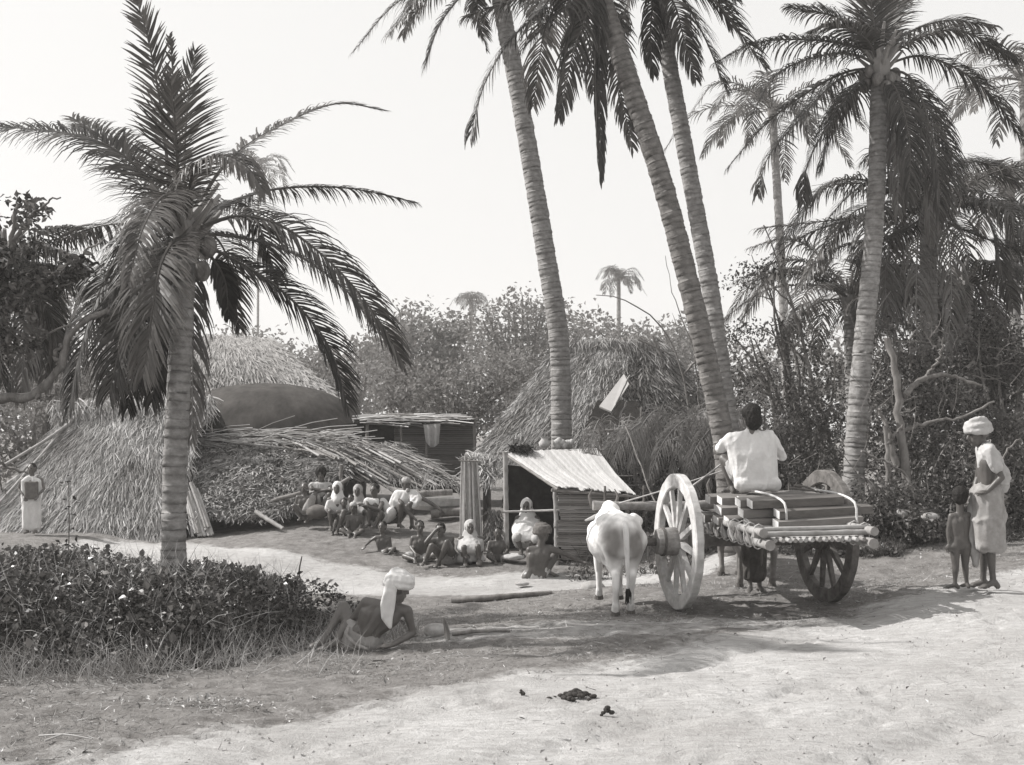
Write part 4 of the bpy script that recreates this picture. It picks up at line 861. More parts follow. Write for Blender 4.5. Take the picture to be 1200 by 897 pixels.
# heap of poles and old thatch behind the seated group
t = thing('collapsed_roof', 'heap of fallen roof poles and straw sloping down behind the seated men', 'wreckage', G(-2.8, 22.3))
q = quadp((345, 522, 23.4), (470, 520, 23.6), (375, 556, 22.4), (545, 574, 21.6)); mb = MB(); slab(mb, q, .1, s=12, bulge=.1); mb.build('thatch_sheet', M['under'], t)
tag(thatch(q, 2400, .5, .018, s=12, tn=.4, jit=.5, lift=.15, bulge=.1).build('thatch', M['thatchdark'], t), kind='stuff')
for i in range(34):
    a = P(rng.uniform(330, 460), rng.uniform(514, 528), 23.0 + rng.normal(0, .3)); b = P(0, 0, 1); k = rng.random()
    b = P(a.x / a.y * F + 600 + 40 + 70 * k, 535 + 45 * k + rng.normal(0, 3), 22.0 - k * .4)
    MB().tube([a, lerp(a, b, .5) + V(0, 0, .05), b], rng.uniform(.014, .03), 6, tone=rng.random()).build('pole', M['bamboo' if i % 3 == 0 else 'bamboo_dark'], t)
for j in range(40):
    pass
# smooth mound and logs behind the old man
t = thing('wooden_trough', 'long hollowed wooden trough lying behind the squatting old man', 'trough', P(520, 598, 21.0))
mb = MB()
for i in range(13):
    x0 = i / 12; a = lerp(P(488, 590, 21), P(548, 588, 21.2), x0)
    for s_ in (1,): pass
pr = [(-.20, .10), (-.17, -.06), (-.07, -.15), (.07, -.15), (.17, -.06), (.20, .10), (.15, .10), (.12, -.03), (.05, -.09), (-.05, -.09), (-.12, -.03), (-.15, .10)]
A0, A1 = P(486, 586, 21), P(550, 586, 21.3); rows = []
for i in range(14):
    k = i / 13; c = lerp(A0, A1, k); s_ = .5 + .5 * math.sin(math.pi * min(1, .15 + k * .85)) ** .5; rows += [(c.x + .05 * y_, c.y + y_ * s_, c.z + z_ * s_ - .05) for y_, z_ in pr]
n_ = len(pr); gi = np.arange(14 * n_).reshape(14, n_); g2 = np.roll(gi, -1, 1)
mb.add(rows, np.stack([gi[:-1], g2[:-1], g2[1:], gi[1:]], -1).reshape(-1, 4)); mb.add([rows[i] for i in range(6)] , [[0, 1, 4, 5], [1, 2, 3, 4]]); mb.add([rows[-n_ + i] for i in range(6)], [[0, 1, 4, 5], [1, 2, 3, 4]])
mb.build('hull', M['wheelwood'], t)
for i, (a, b, r_, lb_) in enumerate([((505, 603), (556, 600), .085, 'pale smooth log lying beyond the squatting old man'), ((478, 582), (530, 577), .06, 'dark log lying at the foot of the fallen poles'), ((380, 604), (420, 600), .10, 'short dark log behind the shawled children')]):
    q, _ = catmull([P(*a, 20.9 + i * .3), lerp(P(*a, 20.9 + i * .3), P(*b, 21 + i * .3), .5) + V(0, 0, .02), P(*b, 21 + i * .3)], 8); mb = MB(); mb.tube(q, r_ * rng.uniform(.92, 1.06, 8), 12); o = mb.build('log', M[('palebark', 'bark', 'bark')[i]], None, True, loc=tuple(q[4])); tag(o, lb_, 'log', 'logs by the fallen roof')

# big hut
HGY = 23
t = thing('thatched_hut', 'large steep thatched hut behind the little stall, white flap in its gable', 'hut', G(1.3, 23.5))
R1 = P(655, 405, 25.2); R2 = P(762, 401, 26.0)
El = P(548, 536, 22.5); Er = P(700, 560, 21.3); Eb = P(560, 520, 27.5)
qf = [R1, R2, El, Er]
qf = [P(655, 405, 25.2), P(742, 400, 25.6), P(546, 548, 22.4), P(705, 556, 21.0)]
mb = MB(); slab(mb, qf, .25, bulge=.14, s=20); mb.build('roof', M['under'], t)
tag(thatch(qf, 22000, .38, .017, bulge=.17, s=20, tn=.45, lift=.16, jit=.16, over=.02).build('thatch', M['thatch'], t), kind='stuff')
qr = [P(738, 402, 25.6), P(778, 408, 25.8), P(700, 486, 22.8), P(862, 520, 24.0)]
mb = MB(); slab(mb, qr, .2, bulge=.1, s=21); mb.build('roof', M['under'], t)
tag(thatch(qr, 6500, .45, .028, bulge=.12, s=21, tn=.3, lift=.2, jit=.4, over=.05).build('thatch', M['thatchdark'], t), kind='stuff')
qb = [R1 + V(0, .1, -.05), R2 + V(0, .1, -.05), P(560, 530, 29), P(860, 530, 29)]
mb = MB(); slab(mb, qb, .2, s=22); mb.build('roof', M['under'], t)
tag(thatch(quadp((645, 402, 25.0), (775, 396, 25.5), (640, 425, 24.8), (785, 425, 25.0)), 2200, .4, .02, s=23, tn=.4, lift=.3, jit=.35).build('ridge_thatch', M['thatchdark'], t), kind='stuff')
mb = MB(); mb.hexa([V(-.3, 22.9, -.2), V(3.6, 22.9, -.2), V(3.8, 27, -.2), V(-.3, 27, -.2)], [V(.2, 23.6, 1.2), V(3.3, 23.6, 1.3), V(3.3, 26.4, 1.3), V(.2, 26.4, 1.2)]); mb.build('wall', M['mud'], t)
# solid near-black block painting the shade inside the gable, and the propped mat flap
mb = MB(); mb.hexa([P(686, 500, 22.3), P(752, 496, 22.3), P(752, 496, 23.4), P(686, 500, 23.4)], [P(700, 470, 22.7), P(748, 470, 22.7), P(748, 470, 23.6), P(700, 470, 23.6)]); mb.build('gable_shade_block', M['under'], t)
mb = MB()
a, b, c, d = P(731, 440, 22.6), P(737, 452, 22.3), P(702, 478, 22.1), P(716, 484, 21.9)
mb.hexa([a, b, d, c], [p + V(.0, -.03, .03) for p in (a, b, d, c)]); mb.build('mat_flap', M['straw'], t)
poles(t, [((738, 440), (716, 486), .02), ((735, 470), (726, 490), .02)], 22.0, 'bamboo')
poles(t, [((700, 405), (690, 412), .03), ((765, 395), (775, 420), (782, 450), .025), ((748, 398), (790, 418), .02)], 25.0, 'bamboo_dark')

# brush fence of dry fronds and sticks between the huts and the palms
t = thing('brush_fence', 'tangled fence of dry palm fronds and sticks between the big hut and the cart', 'brush fence', G(2.6, 19.2))
for i in range(30):
    x0 = rng.uniform(694, 930); Yb = 19.0 + rng.normal(0, .25); y0 = rng.uniform(486, 520); dx = rng.choice([-1, 1]) * rng.uniform(15, 50)
    pa = [P(x0 - dx * .5, y0 + 12, Yb + .1), P(x0, y0 - rng.uniform(0, 10), Yb), P(x0 + dx * .7, y0 + 18, Yb - .25), P(x0 + dx * 1.1, y0 + 62, Yb - .35)]
    frond(pa, .42, 46, droop=1.3, width=.022, tn=.45, ragged=.3, hint=(0, -1, .5), rach=.014, bare=.05).build('dry_frond', M['dryfrond'], t)
for i in range(16):
    x0 = 700 + i * 14.5 + rng.normal(0, 4); b = P(x0, 600, 19.1); b.z = gz1(b.x, b.y); tp = P(x0 + rng.normal(0, 8), rng.uniform(470, 520), 19.1 + rng.normal(0, .1))
    MB().tube([b, lerp(b, tp, .5) + V(rng.normal(0, .03), 0, 0), tp], [.028, .024, .016], 6).build('stake', M['bark'], t, True)
mb = MB(); n = 4200; x0 = rng.uniform(2, 5.4, n) ; x0 = P(1, 0, 1).x * 0 + rng.uniform(1.35, 5.2, n); y0 = 19.15 + rng.normal(0, .16, n); z0 = rng.uniform(-.3, 1.75, n) 
d = unit(n); d[:, 2] -= .9; d[:, 1] *= .4; tag_ = np.stack([x0, y0, z0], 1); blades(mb, tag_, d, rng.uniform(.15, .55, n), rng.uniform(.008, .018, n), np.clip(rng.normal(.35, .28, n), 0, 1))
for i in range(90):
    a = V(rng.uniform(1.3, 5.2), 18.95 + rng.normal(0, .12), rng.uniform(-.2, 1.4)); d = V(rng.normal(0, .6), rng.normal(0, .1), rng.uniform(-.2, 1)).normalized() * rng.uniform(.4, 1.1); mb.tube([a, a + d * .5 + V(.03, 0, .02), a + d], rng.uniform(.005, .013), 4, tone=rng.random())
tag(mb.build('loose_brush', M['thatchdark'], t), kind='stuff')
mb = MB(); mb.hexa([V(1.3, 19.4, -.4), V(5.3, 19.4, -.2), V(5.3, 19.55, -.2), V(1.3, 19.55, -.4)], [V(1.4, 19.4, 1.25), V(5.3, 19.4, 1.0), V(5.3, 19.55, 1.0), V(1.4, 19.55, 1.25)]); mb.build('matting', M['under'], t)
poles(t, [((690, 506), (800, 500), (900, 505), .018), ((700, 560), (800, 556), (900, 560), .018)], 18.9, 'bamboo_dark', 'rail')
t = thing('leaning_stick', 'thin dark stick leaning diagonally against the brush fence behind the bullock', 'stick', P(772, 600, 17.2)); poles(t, [((733, 500, 1.0), (752, 548, .6), (774, 605, 0), .016)], 17.2, 'bark', 'stick')

# ------------------------------------------------------------------ the little stall
t = thing('market_stall', 'small open stall of bamboo posts with sloping slat roof and woven side wall', 'stall', G(.9, 17.5))
A, B, C_, D = P(592, 529, 18.2), P(700, 526, 18.8), P(744, 578, 17.0), P(654, 570, 16.7)
nl = 30
for i in range(nl):
    u0 = i / nl; u1 = (i + .93) / nl; e = rng.normal(0, .03); up = V(0, 0, .005 * (i % 2) + rng.normal(0, .002))
    p0, p1 = lerp(A, B, u0) + up, lerp(A, B, u1) + up; sag = -.05 * math.sin(u0 * math.pi * 2.2)
    p3, p2 = lerp(D, C_, u0) + up, lerp(D, C_, u1) + up; dn = (p3 - p0).normalized() * (e + .05 * math.sin(i * .9)); p3 = p3 + dn; p2 = p2 + dn
    m0, m1 = lerp(p0, p3, .5) + V(0, 0, -.05), lerp(p1, p2, .5) + V(0, 0, -.05); th = V(0, 0, -.014)
    mb = MB(); vs = [p0, p1, m0, m1, p3, p2]; vs = vs + [q + th for q in vs]
    mb.add([tuple(q) for q in vs], [[0, 2, 3, 1], [2, 4, 5, 3], [6, 7, 9, 8], [8, 9, 11, 10], [0, 1, 7, 6], [4, 10, 11, 5], [0, 6, 8, 2], [2, 8, 10, 4], [1, 3, 9, 7], [3, 5, 11, 9]], rng.random()); mb.build('lath', M['lath'], t)
def bpole(t, pts, r, m='bamboo', name='post', nodes=6):
    q, L_ = catmull(pts, nodes * 4 + 1); rr = np.array([r * (1.18 if i % 4 == 0 else 1) for i in range(len(q))]); mb = MB(); mb.tube(q, rr, 8, tone=np.array([.15 if i % 4 == 0 else .6 for i in range(len(q))])); return mb.build(name, M[m], t, True)
gs = lambda px, Y: (lambda x: V(x, Y, gz1(x, Y) - .03))((px - 600) * Y / F)
bpole(t, [gs(594, 17.3), P(593, 590, 17.3), P(592, 530, 17.35)], .038)
bpole(t, [gs(652, 16.9), P(652, 610, 16.9), P(650, 566, 16.9)], .036)
bpole(t, [gs(574, 18.6), P(574, 600, 18.6), P(573, 566, 18.6)], .025, 'bamboo_dark')
bpole(t, [gs(736, 17.3), P(735, 600, 17.3), P(734, 574, 17.3)], .03, 'bamboo_dark')
bpole(t, [gs(696, 18.7), P(696, 560, 18.7), P(697, 528, 18.8)], .03, 'bamboo_dark')
bpole(t, [P(590, 600, 17.25), P(625, 599, 17.1), P(656, 598, 16.85)], .018, 'bamboo', 'rail')
bpole(t, [A + V(-.12, 0, -.03), B + V(.15, 0, -.03)], .025, 'bamboo', 'beam'); bpole(t, [D + V(-.1, 0, -.06), C_ + V(.05, 0, -.06)], .022, 'bamboo_dark', 'beam')
bpole(t, [A + V(0, 0, -.05), D + V(0, 0, -.05)], .022, 'bamboo_dark', 'beam')
# side wall of horizontal splints
for i in range(34):
    yy = 574 + i * 2.45; lw = 653.5 + rng.normal(0, 1.5) + (6 if i > 27 else 0); rw = 722 + rng.normal(0, 2.5) + (i > 29) * -15
    a = P(lw, yy, 16.85); b = P(rw, yy + rng.normal(0, .5) + (2 if i > 26 else 0), 17.15); d = b - a
    R_ = Matrix.Rotation(math.atan2(d.y, d.x), 4, 'Z') @ Matrix.Rotation(-math.asin(d.z / d.length), 4, 'Y')
    MB().box((a + b) / 2 + V(0, rng.normal(0, .006), 0), (d.length, .012, .027), R_, tone=rng.random(), jit=.003).build('splint', M['matwall'], t)
for px in (668, 690, 710): bpole(t, [gs(px, 17.1), P(px, 575, 17.1)], .014, 'bamboo_dark', 'upright')
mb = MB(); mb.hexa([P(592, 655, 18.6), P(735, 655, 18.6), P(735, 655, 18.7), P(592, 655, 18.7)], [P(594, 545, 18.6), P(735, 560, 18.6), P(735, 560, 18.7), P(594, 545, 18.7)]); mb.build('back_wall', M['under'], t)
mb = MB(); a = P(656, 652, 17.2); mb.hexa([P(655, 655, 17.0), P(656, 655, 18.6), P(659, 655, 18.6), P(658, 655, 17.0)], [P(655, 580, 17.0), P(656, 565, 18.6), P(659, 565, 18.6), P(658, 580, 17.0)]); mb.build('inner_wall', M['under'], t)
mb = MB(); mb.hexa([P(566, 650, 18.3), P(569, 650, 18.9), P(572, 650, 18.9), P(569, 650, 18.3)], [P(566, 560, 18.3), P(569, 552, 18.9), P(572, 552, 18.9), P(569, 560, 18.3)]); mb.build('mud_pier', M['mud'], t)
mb = thatch(quadp((545, 530, 18.8), (588, 536, 18.6), (560, 552, 18.4), (575, 566, 18.2)), 700, .3, .02, s=30, tn=.65, lift=.3, jit=.4); tag(mb.build('eave_thatch', M['thatch'], t), kind='stuff')
tag(thatch(quadp((598, 524, 18.4), (620, 524, 18.4), (598, 530, 18.2), (622, 531, 18.2)), 260, .2, .015, s=31, tn=.05, lift=.5, jit=.6).build('dark_thatch', M['hair'], t), kind='stuff')
tag(thatch(quadp((572, 598, 18.0), (586, 600, 18.0), (570, 636, 17.8), (588, 638, 17.8)), 500, .2, .015, s=32, tn=.35, lift=.3, jit=.5).build('straw_stack', M['thatchdark'], t), kind='stuff')
# tall folded screen of split bamboo left of the stall
t = thing('bamboo_screen', 'tall rolled screen of upright bamboo strips standing left of the stall', 'screen', G(-.68, 17.2))
for i in range(11):
    k = i / 10; a = gs(540 + 25.5 * k, 18.0); a.y += .05 * math.sin(i * 2.4); b = P(541.5 + 17.5 * k, 536 + 3 * math.sin(i * 1.9) + 4 * k, 18.0 + .05 * math.sin(i * 2.4))
    w = .018 + .004 * (i % 2); mb = MB(); mb.tube([a, lerp(a, b, .5) + V(rng.normal(0, .006), 0, 0), b], [w, w * .95, w * .85], 7, tone=(.2, .85, .5)[i % 3]); mb.build('strip', M['cane'], t, True)
bpole(t, [P(537, 540, 17.9), P(563, 541, 17.9)], .014, 'bamboo_dark', 'tie')
mb = MB(); 
for i in range(60):
    a = P(rng.uniform(538, 562), 538, 18.0); d = V(rng.normal(0, .5), rng.normal(0, .4), rng.uniform(.0, 1)).normalized() * .1; mb.tube([a, a + d], .004, 3, tone=.7)
tag(mb.build('frayed_top', M['straw'], t), kind='stuff')
# pots and bundles along the stall roof edge
for px, lb_, r_ in ((638, 'small white pot standing on the top edge of the stall roof', .07), (654, 'lumpy white bundle beside the pot on the stall roof edge', .07), (664, 'small pale bundle nearest the palm trunk on the stall roof edge', .06)):
    c = P(px, 519, 18.9); mb = MB()
    if px == 638: mb.tube([c + V(0, 0, z_) for z_ in (-.09, -.06, 0, .05, .075, .1)], [.05, .09, .10, .06, .055, .075], 14)
    else:
        for k in range(5): mb.ball(c + V(rng.normal(0, .04), rng.normal(0, .02), rng.normal(0, .02)), (r_ * .8, r_ * .7, r_ * .9), 8, 6)
    tag(mb.build('pot' if px == 638 else 'bundle', M['offwhite'], None, True, loc=tuple(c)), lb_, 'pot' if px == 638 else 'bundle')

# ------------------------------------------------------------------ the bullock cart
CO = V(2.53, 11.68, -.19); fw = V(-.17, .985, 0).normalized(); rt = V(.985, .17, 0).normalized()
def CL(a, b, z): return V(CO.x, CO.y, 0) + rt * a + fw * b + V(0, 0, z)
cart = thing('bullock_cart', 'two wheeled bamboo bullock cart loaded with planks, its tail towards the camera', 'cart', CO)
def wheel(a0, m, mh):
    c = CL(a0, 0, .505 + (.03 if a0 > 0 else 0)); Ro, Ri, th = .705, .56, .08
    mb = MB(); nseg = 72; ang = np.arange(nseg) * 2 * np.pi / nseg
    prof = [(Ri, -.030), (Ri + .012, -.040), (Ro - .01, -.042), (Ro, -.034), (Ro, .034), (Ro - .01, .042), (Ri + .012, .040), (Ri, .030)]
    rows = []
    for i, t_ in enumerate(ang):
        joint = (i % 12) == 0
        for rr, w in prof:
            wob = .003 * math.sin(i * 1.3) + (-.006 if joint else 0); r2 = rr + (wob if rr > .6 else -wob * .6)
            q = c + (fw * math.cos(t_) + V(0, 0, 1) * math.sin(t_)) * r2 + rt * (w * (.94 if joint else 1)); rows.append(tuple(q))
    k = len(prof); gi = np.arange(nseg * k).reshape(nseg, k); g2 = np.roll(gi, -1, 0); g3 = np.roll(gi, -1, 1); g4 = np.roll(g2, -1, 1)
    mb.add(rows, np.stack([gi, g3, g4, g2], -1).reshape(-1, 4)); w_ = mb.build('wheel', M[m], cart)
    for i in range(12):
        t_ = i * math.pi / 6 + .13; d = fw * math.cos(t_) + V(0, 0, 1) * math.sin(t_); s_ = fw * -math.sin(t_) + V(0, 0, 1) * math.cos(t_)
        MB().hexa([c + d * .10 + s_ * x_ + rt * y_ for x_, y_ in ((-.03, -.026), (.03, -.026), (.03, .026), (-.03, .026))],
                  [c + d * (Ri + .04) + s_ * x_ + rt * y_ for x_, y_ in ((-.024, -.018), (.024, -.018), (.024, .018), (-.024, .018))]).build('spoke', M[m], w_)
    s_ = -1 if a0 < 0 else 1; mb = MB()
    mb.tube([c + rt * x_ * s_ for x_ in (-.14, -.12, -.05, .06, .12, .20, .235, .24)], [.11, .13, .145, .15, .145, .135, .13, .10], 20); mb.build('hub', M[mh], w_)
    MB().tube([c + rt * .245 * s_, c + rt * .38 * s_], .042, 10).build('axle_end', M['wheeldark'], w_)
    for x_ in (-.08, .17):
        mb = MB(); mb.tube([c + rt * (x_ * s_ - .012), c + rt * (x_ * s_ + .012)], .152, 20); mb.build('hub_band', M['wheeldark'], w_)
    mb = MB(); q = c + rt * .33 * s_; mb.tube([q + V(0, 0, .10), q + V(0, 0, -.15)], .014, 6); mb.build('linchpin', M['bamboo'], w_)
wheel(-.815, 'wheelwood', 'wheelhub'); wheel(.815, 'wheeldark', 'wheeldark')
MB().hexa([CL(-.80, -.06, .45), CL(.80, -.06, .45), CL(.80, .06, .45), CL(-.80, .06, .45)], [CL(-.80, -.06, .58), CL(.80, -.06, .58), CL(.80, .06, .58), CL(-.80, .06, .58)]).build('axle', M['wheeldark'], cart)
for a0 in (-.42, .42): MB().hexa([CL(a0 - .05, -.1, .581), CL(a0 + .05, -.1, .581), CL(a0 + .05, .1, .581), CL(a0 - .05, .1, .581)], [CL(a0 - .05, -.1, .64), CL(a0 + .05, -.1, .64), CL(a0 + .05, .1, .64), CL(a0 - .05, .1, .64)]).build('bolster', M['wheeldark'], cart)
for s_ in (-1, 1):
    for dz, dx, b0, r_ in ((0, 0, -1.66, .043), (.105, .04, -1.60, .037)):
        pts = [CL(s_ * (.50 + dx), b0, .63 + dz), CL(s_ * (.50 + dx), -.8, .64 + dz), CL(s_ * (.44 + dx), .1, .66 + dz), CL(s_ * .26, 1.3, .70 + dz * .5), CL(s_ * .1, 1.9, .74)]
        bpole(cart, pts, r_, 'bamboo' , 'side_pole', 5)
    for i in range(9):
        b = -1.45 + i * .2; q = [CL(s_ * .52 + .062 * math.cos(t_), b + .03 * t_ / 6, .688 + .115 * math.sin(t_)) for t_ in np.linspace(0, 6.28, 13)]
        MB().tube(q, .007, 5).build('lashing', M['cane'], cart)
    for i in range(7):
        b = -1.35 + i * .22; MB().tube([CL(s_ * .555, b, .60), CL(s_ * .575, b + .1, .77)], .016, 5, tone=rng.random()).build('strut', M['bamboo'], cart)
for i in range(15):
    a = -.42 + .06 * i; q = [CL(a + .012 * math.sin(i), -1.58 - .04 * rng.random(), .665), CL(a, -.9, .67), CL(a * .7, .9, .69)]
    MB().tube(q, .021, 7, tone=rng.random()).build('bed_pole', M['bamboo'], cart, True)
for b, z in ((-1.50, .715), (-1.0, .72), (-.4, .71), (.3, .71), (.85, .715)): bpole(cart, [CL(-.60 if b < 0 else -.5, b, z), CL(.62 if b < 0 else .5, b + .02, z + .005)], .025, 'bamboo', 'crossbar', 4)
MB().tube([CL(-.56, -1.44, .755), CL(0, -1.47, .76), CL(.58, -1.43, .765)], .022, 8, tone=.8).build('crossbar', M['bamboo'], cart, True)
bpole(cart, [CL(-1.42, 1.22, .80), CL(-.6, 1.22, .785), CL(.6, 1.24, .80), CL(1.3, 1.24, .80)], .048, 'wheelhub', 'yoke', 4)
for a0 in (-1.28, -.82, .5, .95): MB().tube([CL(a0, 1.22, .66), CL(a0, 1.22, 1.02)], .014, 6).build('yoke_peg', M['wheeldark'], cart)
# planks lashed across the bed
ld = thing('plank_load', 'stack of sawn planks laid crosswise on the cart and tied down with two pale ropes', 'timber', CL(.1, -.5, .75))
pl = []
for li, (z, row) in enumerate([(.770, [(-1.04, -.24, .78), (-.87, -.42, .60), (-.70, -.5, .55), (-.54, -.55, .6), (-.38, -.5, .6), (-.2, -.6, .6)]),
                               (.862, [(-.95, -.17, .84), (-.81, -.40, .66), (-.64, -.30, .6), (-.46, -.52, .6), (-.28, -.5, .62)]),
                               (.954, [(-.86, -.33, .62), (-.71, -.44, .56), (-.52, -.36, .5), (-.34, -.48, .6), (-.15, -.5, .56)])]):
    for b, a0, a1 in row:
        a0 += rng.normal(0, .03); a1 += rng.normal(0, .04); sk = rng.normal(.03, .02); w = .070; h = .043; rise = .03
        c0, c1 = CL(a0, b - sk, z), CL(a1, b + sk, z + rise)
        h = .034 + .006 * rng.random(); tl = V(0, 0, .012)                  # the load tips a little towards the tail
        bot = [c0 - fw * w - V(0, 0, h) - tl, c1 - fw * w - V(0, 0, h) - tl, c1 + fw * w - V(0, 0, h) + tl, c0 + fw * w - V(0, 0, h) + tl]
        MB().hexa(bot, [p + V(0, 0, 2 * h) for p in bot], tone=rng.random()).build('plank', M['plank'], ld)
        e = -.002; MB().hexa([p - rt * .004 for p in (bot[0], bot[0] + rt * .003, bot[3] + rt * .003, bot[3])], [p - rt * .004 + V(0, 0, 2 * h) for p in (bot[0], bot[0] + rt * .003, bot[3] + rt * .003, bot[3])]).build('plank_end_sunlit', M['plankend_sunlit'], ld)  # thin pale cap: sunlight painted on the sunward end
for a0 in (-.12, .60):
    q, _ = catmull([CL(a0 - .1, .1, .76), CL(a0 - .08, -.08, 1.03), CL(a0 - .05, -.5, 1.045), CL(a0, -.84, 1.02), CL(a0 + .02, -1.065, .955), CL(a0 + .03, -1.075, .80), CL(a0 + .03, -1.10, .70)], 24)
    MB().tube(q, .013, 6).build('rope', M['rope'], ld, True)
MB().tube([CL(-.10, -1.08, .79), CL(-.13, -1.14, .66), CL(-.06, -1.12, .62)], .011, 6).build('rope', M['rope'], ld, True)
def loose(name, label, cat, pts, r, m, group=None):
    q, _ = catmull(pts, 14); mb = MB(); mb.tube(q, np.linspace(r, r * .6, 14), 6); return tag(mb.build(name, M[m], None, True, loc=tuple(pts[0])), label, cat, group)
loose('goad_stick', 'thin pale driving stick slanting up from the wheel to the driver\'s knee', 'stick', [P(806, 574, 11.9), P(830, 556, 11.8), P(850, 540, 11.7)], .014, 'cane')
loose('goad_stick', 'thin pale stick running from the yoke up behind the top of the near wheel', 'stick', [P(726, 590, 12.6), P(780, 574, 12.3), P(846, 552, 12.0)], .011, 'cane')
for i, pp in enumerate([[(925, 572), (945, 574), (962, 577)], [(930, 569), (945, 571), (958, 577)]]):
    loose('coiled_rope', ('dark rope end lying on the planks right of the driver', 'second dark rope end beside it on the planks right of the driver')[i], 'rope', [P(a, b, 11.2) for a, b in pp], .016, 'stonedark')

# ------------------------------------------------------------------ bullocks
def bull(label, o, head, scale, m, stance=.11, tail=True, swing=0.0):
    f_ = V(-math.sin(head), math.cos(head), 0); r_ = V(f_.y, -f_.x, 0)
    def B(a, b, z): return o + (r_ * a + f_ * b + V(0, 0, z)) * scale
    t = thing('bullock', label, 'bullock', o); mb = MB(); s = scale
    def C(a, b, ra, rb): mb.cap(B(*a), B(*b), ra * s, rb * s, 14)
    C((0, .12, .84), (0, .5, .74), .22, .295); C((0, .5, .72), (0, .85, .71), .30, .29); C((0, .85, .73), (0, 1.15, .74), .28, .20)
    C((0, .02, .92), (0, .5, .96), .11, .10); C((0, .5, .94), (0, 1.0, .96), .10, .10)
    C((0, 1.0, 1.0), (0, 1.12, 1.04), .115, .08); C((0, 1.0, .9), (0, 1.2, .93), .13, .12)      # hump
    C((0, 1.15, .82), (0, 1.5, .86), .17, .115); C((0, 1.45, .9), (0, 1.62, .86), .105, .095); C((0, 1.62, .84), (0, 1.85, .62), .085, .055)
    C((0, 1.2, .6), (0, 1.45, .68), .06, .05)                                                  # dewlap
    for sd_ in (-1, 1):
        C((sd_ * .10, .10, .90), (sd_ * .12, .30, .90), .105, .09); C((sd_ * .15, .30, .985), (sd_ * .20, .31, .95), .055, .055); C((sd_ * .07, -.02, .93), (sd_ * .08, -.05, .88), .05, .045)                            # hip bones
        C((sd_ * .05, -.02, .88), (sd_ * .07, .0, .66), .09, .09)                              # pin bone and buttock
        C((sd_ * .12, .14, .76), (sd_ * (stance + .02), .22, .56), .155, .10); C((sd_ * .11, .04, .70), (sd_ * stance, .04, .50), .115, .075)
        C((sd_ * (stance + .02), .20, .56), (sd_ * stance, -.01, .42), .085, .05)
        sw = swing * sd_
        C((sd_ * stance, -.02, .43), (sd_ * stance, .02 + sw, .24), .047, .036); C((sd_ * stance, .02 + sw, .26), (sd_ * stance, .03 + sw, .11), .036, .034); C((sd_ * stance, .03 + sw, .11), (sd_ * stance, .055 + sw, .055), .042, .044)
        C((sd_ * .14, 1.05, .78), (sd_ * .13, 1.06, .55), .12, .075); C((sd_ * .13, 1.06, .55), (sd_ * .12, 1.1, .34), .062, .046); C((sd_ * .12, 1.1, .34), (sd_ * .115, 1.08, .11), .038, .033); C((sd_ * .115, 1.08, .11), (sd_ * .115, 1.1, .055), .04, .043)
    me = bake_remesh(mb, .013, 3, o); n_ = len(me.vertices); co = np.empty(n_ * 3, np.float32); me.vertices.foreach_get('co', co); co = co.reshape(-1, 3) / s
    a_ = co @ np.array(r_); b_ = co @ np.array(f_); z_ = co[:, 2]; nzv = fbm(a_ * 9, z_ * 9, b_ * 9, o=3, s=90)
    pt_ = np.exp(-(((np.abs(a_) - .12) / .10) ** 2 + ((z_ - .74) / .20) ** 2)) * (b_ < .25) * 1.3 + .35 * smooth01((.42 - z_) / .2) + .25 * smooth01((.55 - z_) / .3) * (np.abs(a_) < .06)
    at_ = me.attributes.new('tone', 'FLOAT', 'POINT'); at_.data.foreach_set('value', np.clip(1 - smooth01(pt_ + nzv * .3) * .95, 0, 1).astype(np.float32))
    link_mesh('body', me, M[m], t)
    for sd_ in (-1, 1):
        for b in (.065, 1.11):
            x_ = sd_ * (stance if b < 1 else .115); bb_ = b + (swing * sd_ if b < 1 else 0); q = MB(); q.tube([B(x_, bb_, .003), B(x_, bb_ - .005, .055)], [.056 * s, .042 * s], 10); q.build('hoof', M['hoof'], t)
        q = MB(); q.tube([B(sd_ * .06, 1.58, .95), B(sd_ * .14, 1.56, 1.02), B(sd_ * .17, 1.56, 1.14), B(sd_ * .13, 1.58, 1.22)], [.03 * s, .025 * s, .017 * s, .006 * s], 8); q.build('horn', M['horn'], t, True)
        q = MB(); q.cap(B(sd_ * .10, 1.52, .90), B(sd_ * .22, 1.48, .86), .03 * s, .012 * s, 8); q.build('ear', M['offwhite' if m == 'hide' else m], t, True)
    if tail:
        q = MB(); pts = [B(0, -.04, .96), B(0, -.13, .90), B(.01, -.15, .70), B(.02, -.14, .45), B(.02, -.13, .30)]; pq, _ = catmull(pts, 16); q.tube(pq, np.linspace(.036, .014, 16) * s, 8); tl = q.build('tail', M['white' if m == 'hide' else m], t, True)
        q = MB()
        for i in range(30):
            a = B(.02, -.13, .33); d = V(rng.normal(0, .02), rng.normal(0, .02), -.2 * rng.uniform(.6, 1)); q.tube([a, a + d * .5 + V(rng.normal(0, .012), 0, 0), a + d], [.006, .006, .002], 4)
        q.build('tail_tuft', M['hair'], tl)
    return t
ob = G(1.13, 11.22)
wb = bull('white humped bullock seen from behind, standing left of the near cart wheel', ob, .05, .98, 'hide', .085, swing=.05)
bull('dark bullock beyond the cart, only its legs showing under the bed', G(2.92, 13.2), .1, 1.0, 'hidedark', .20)

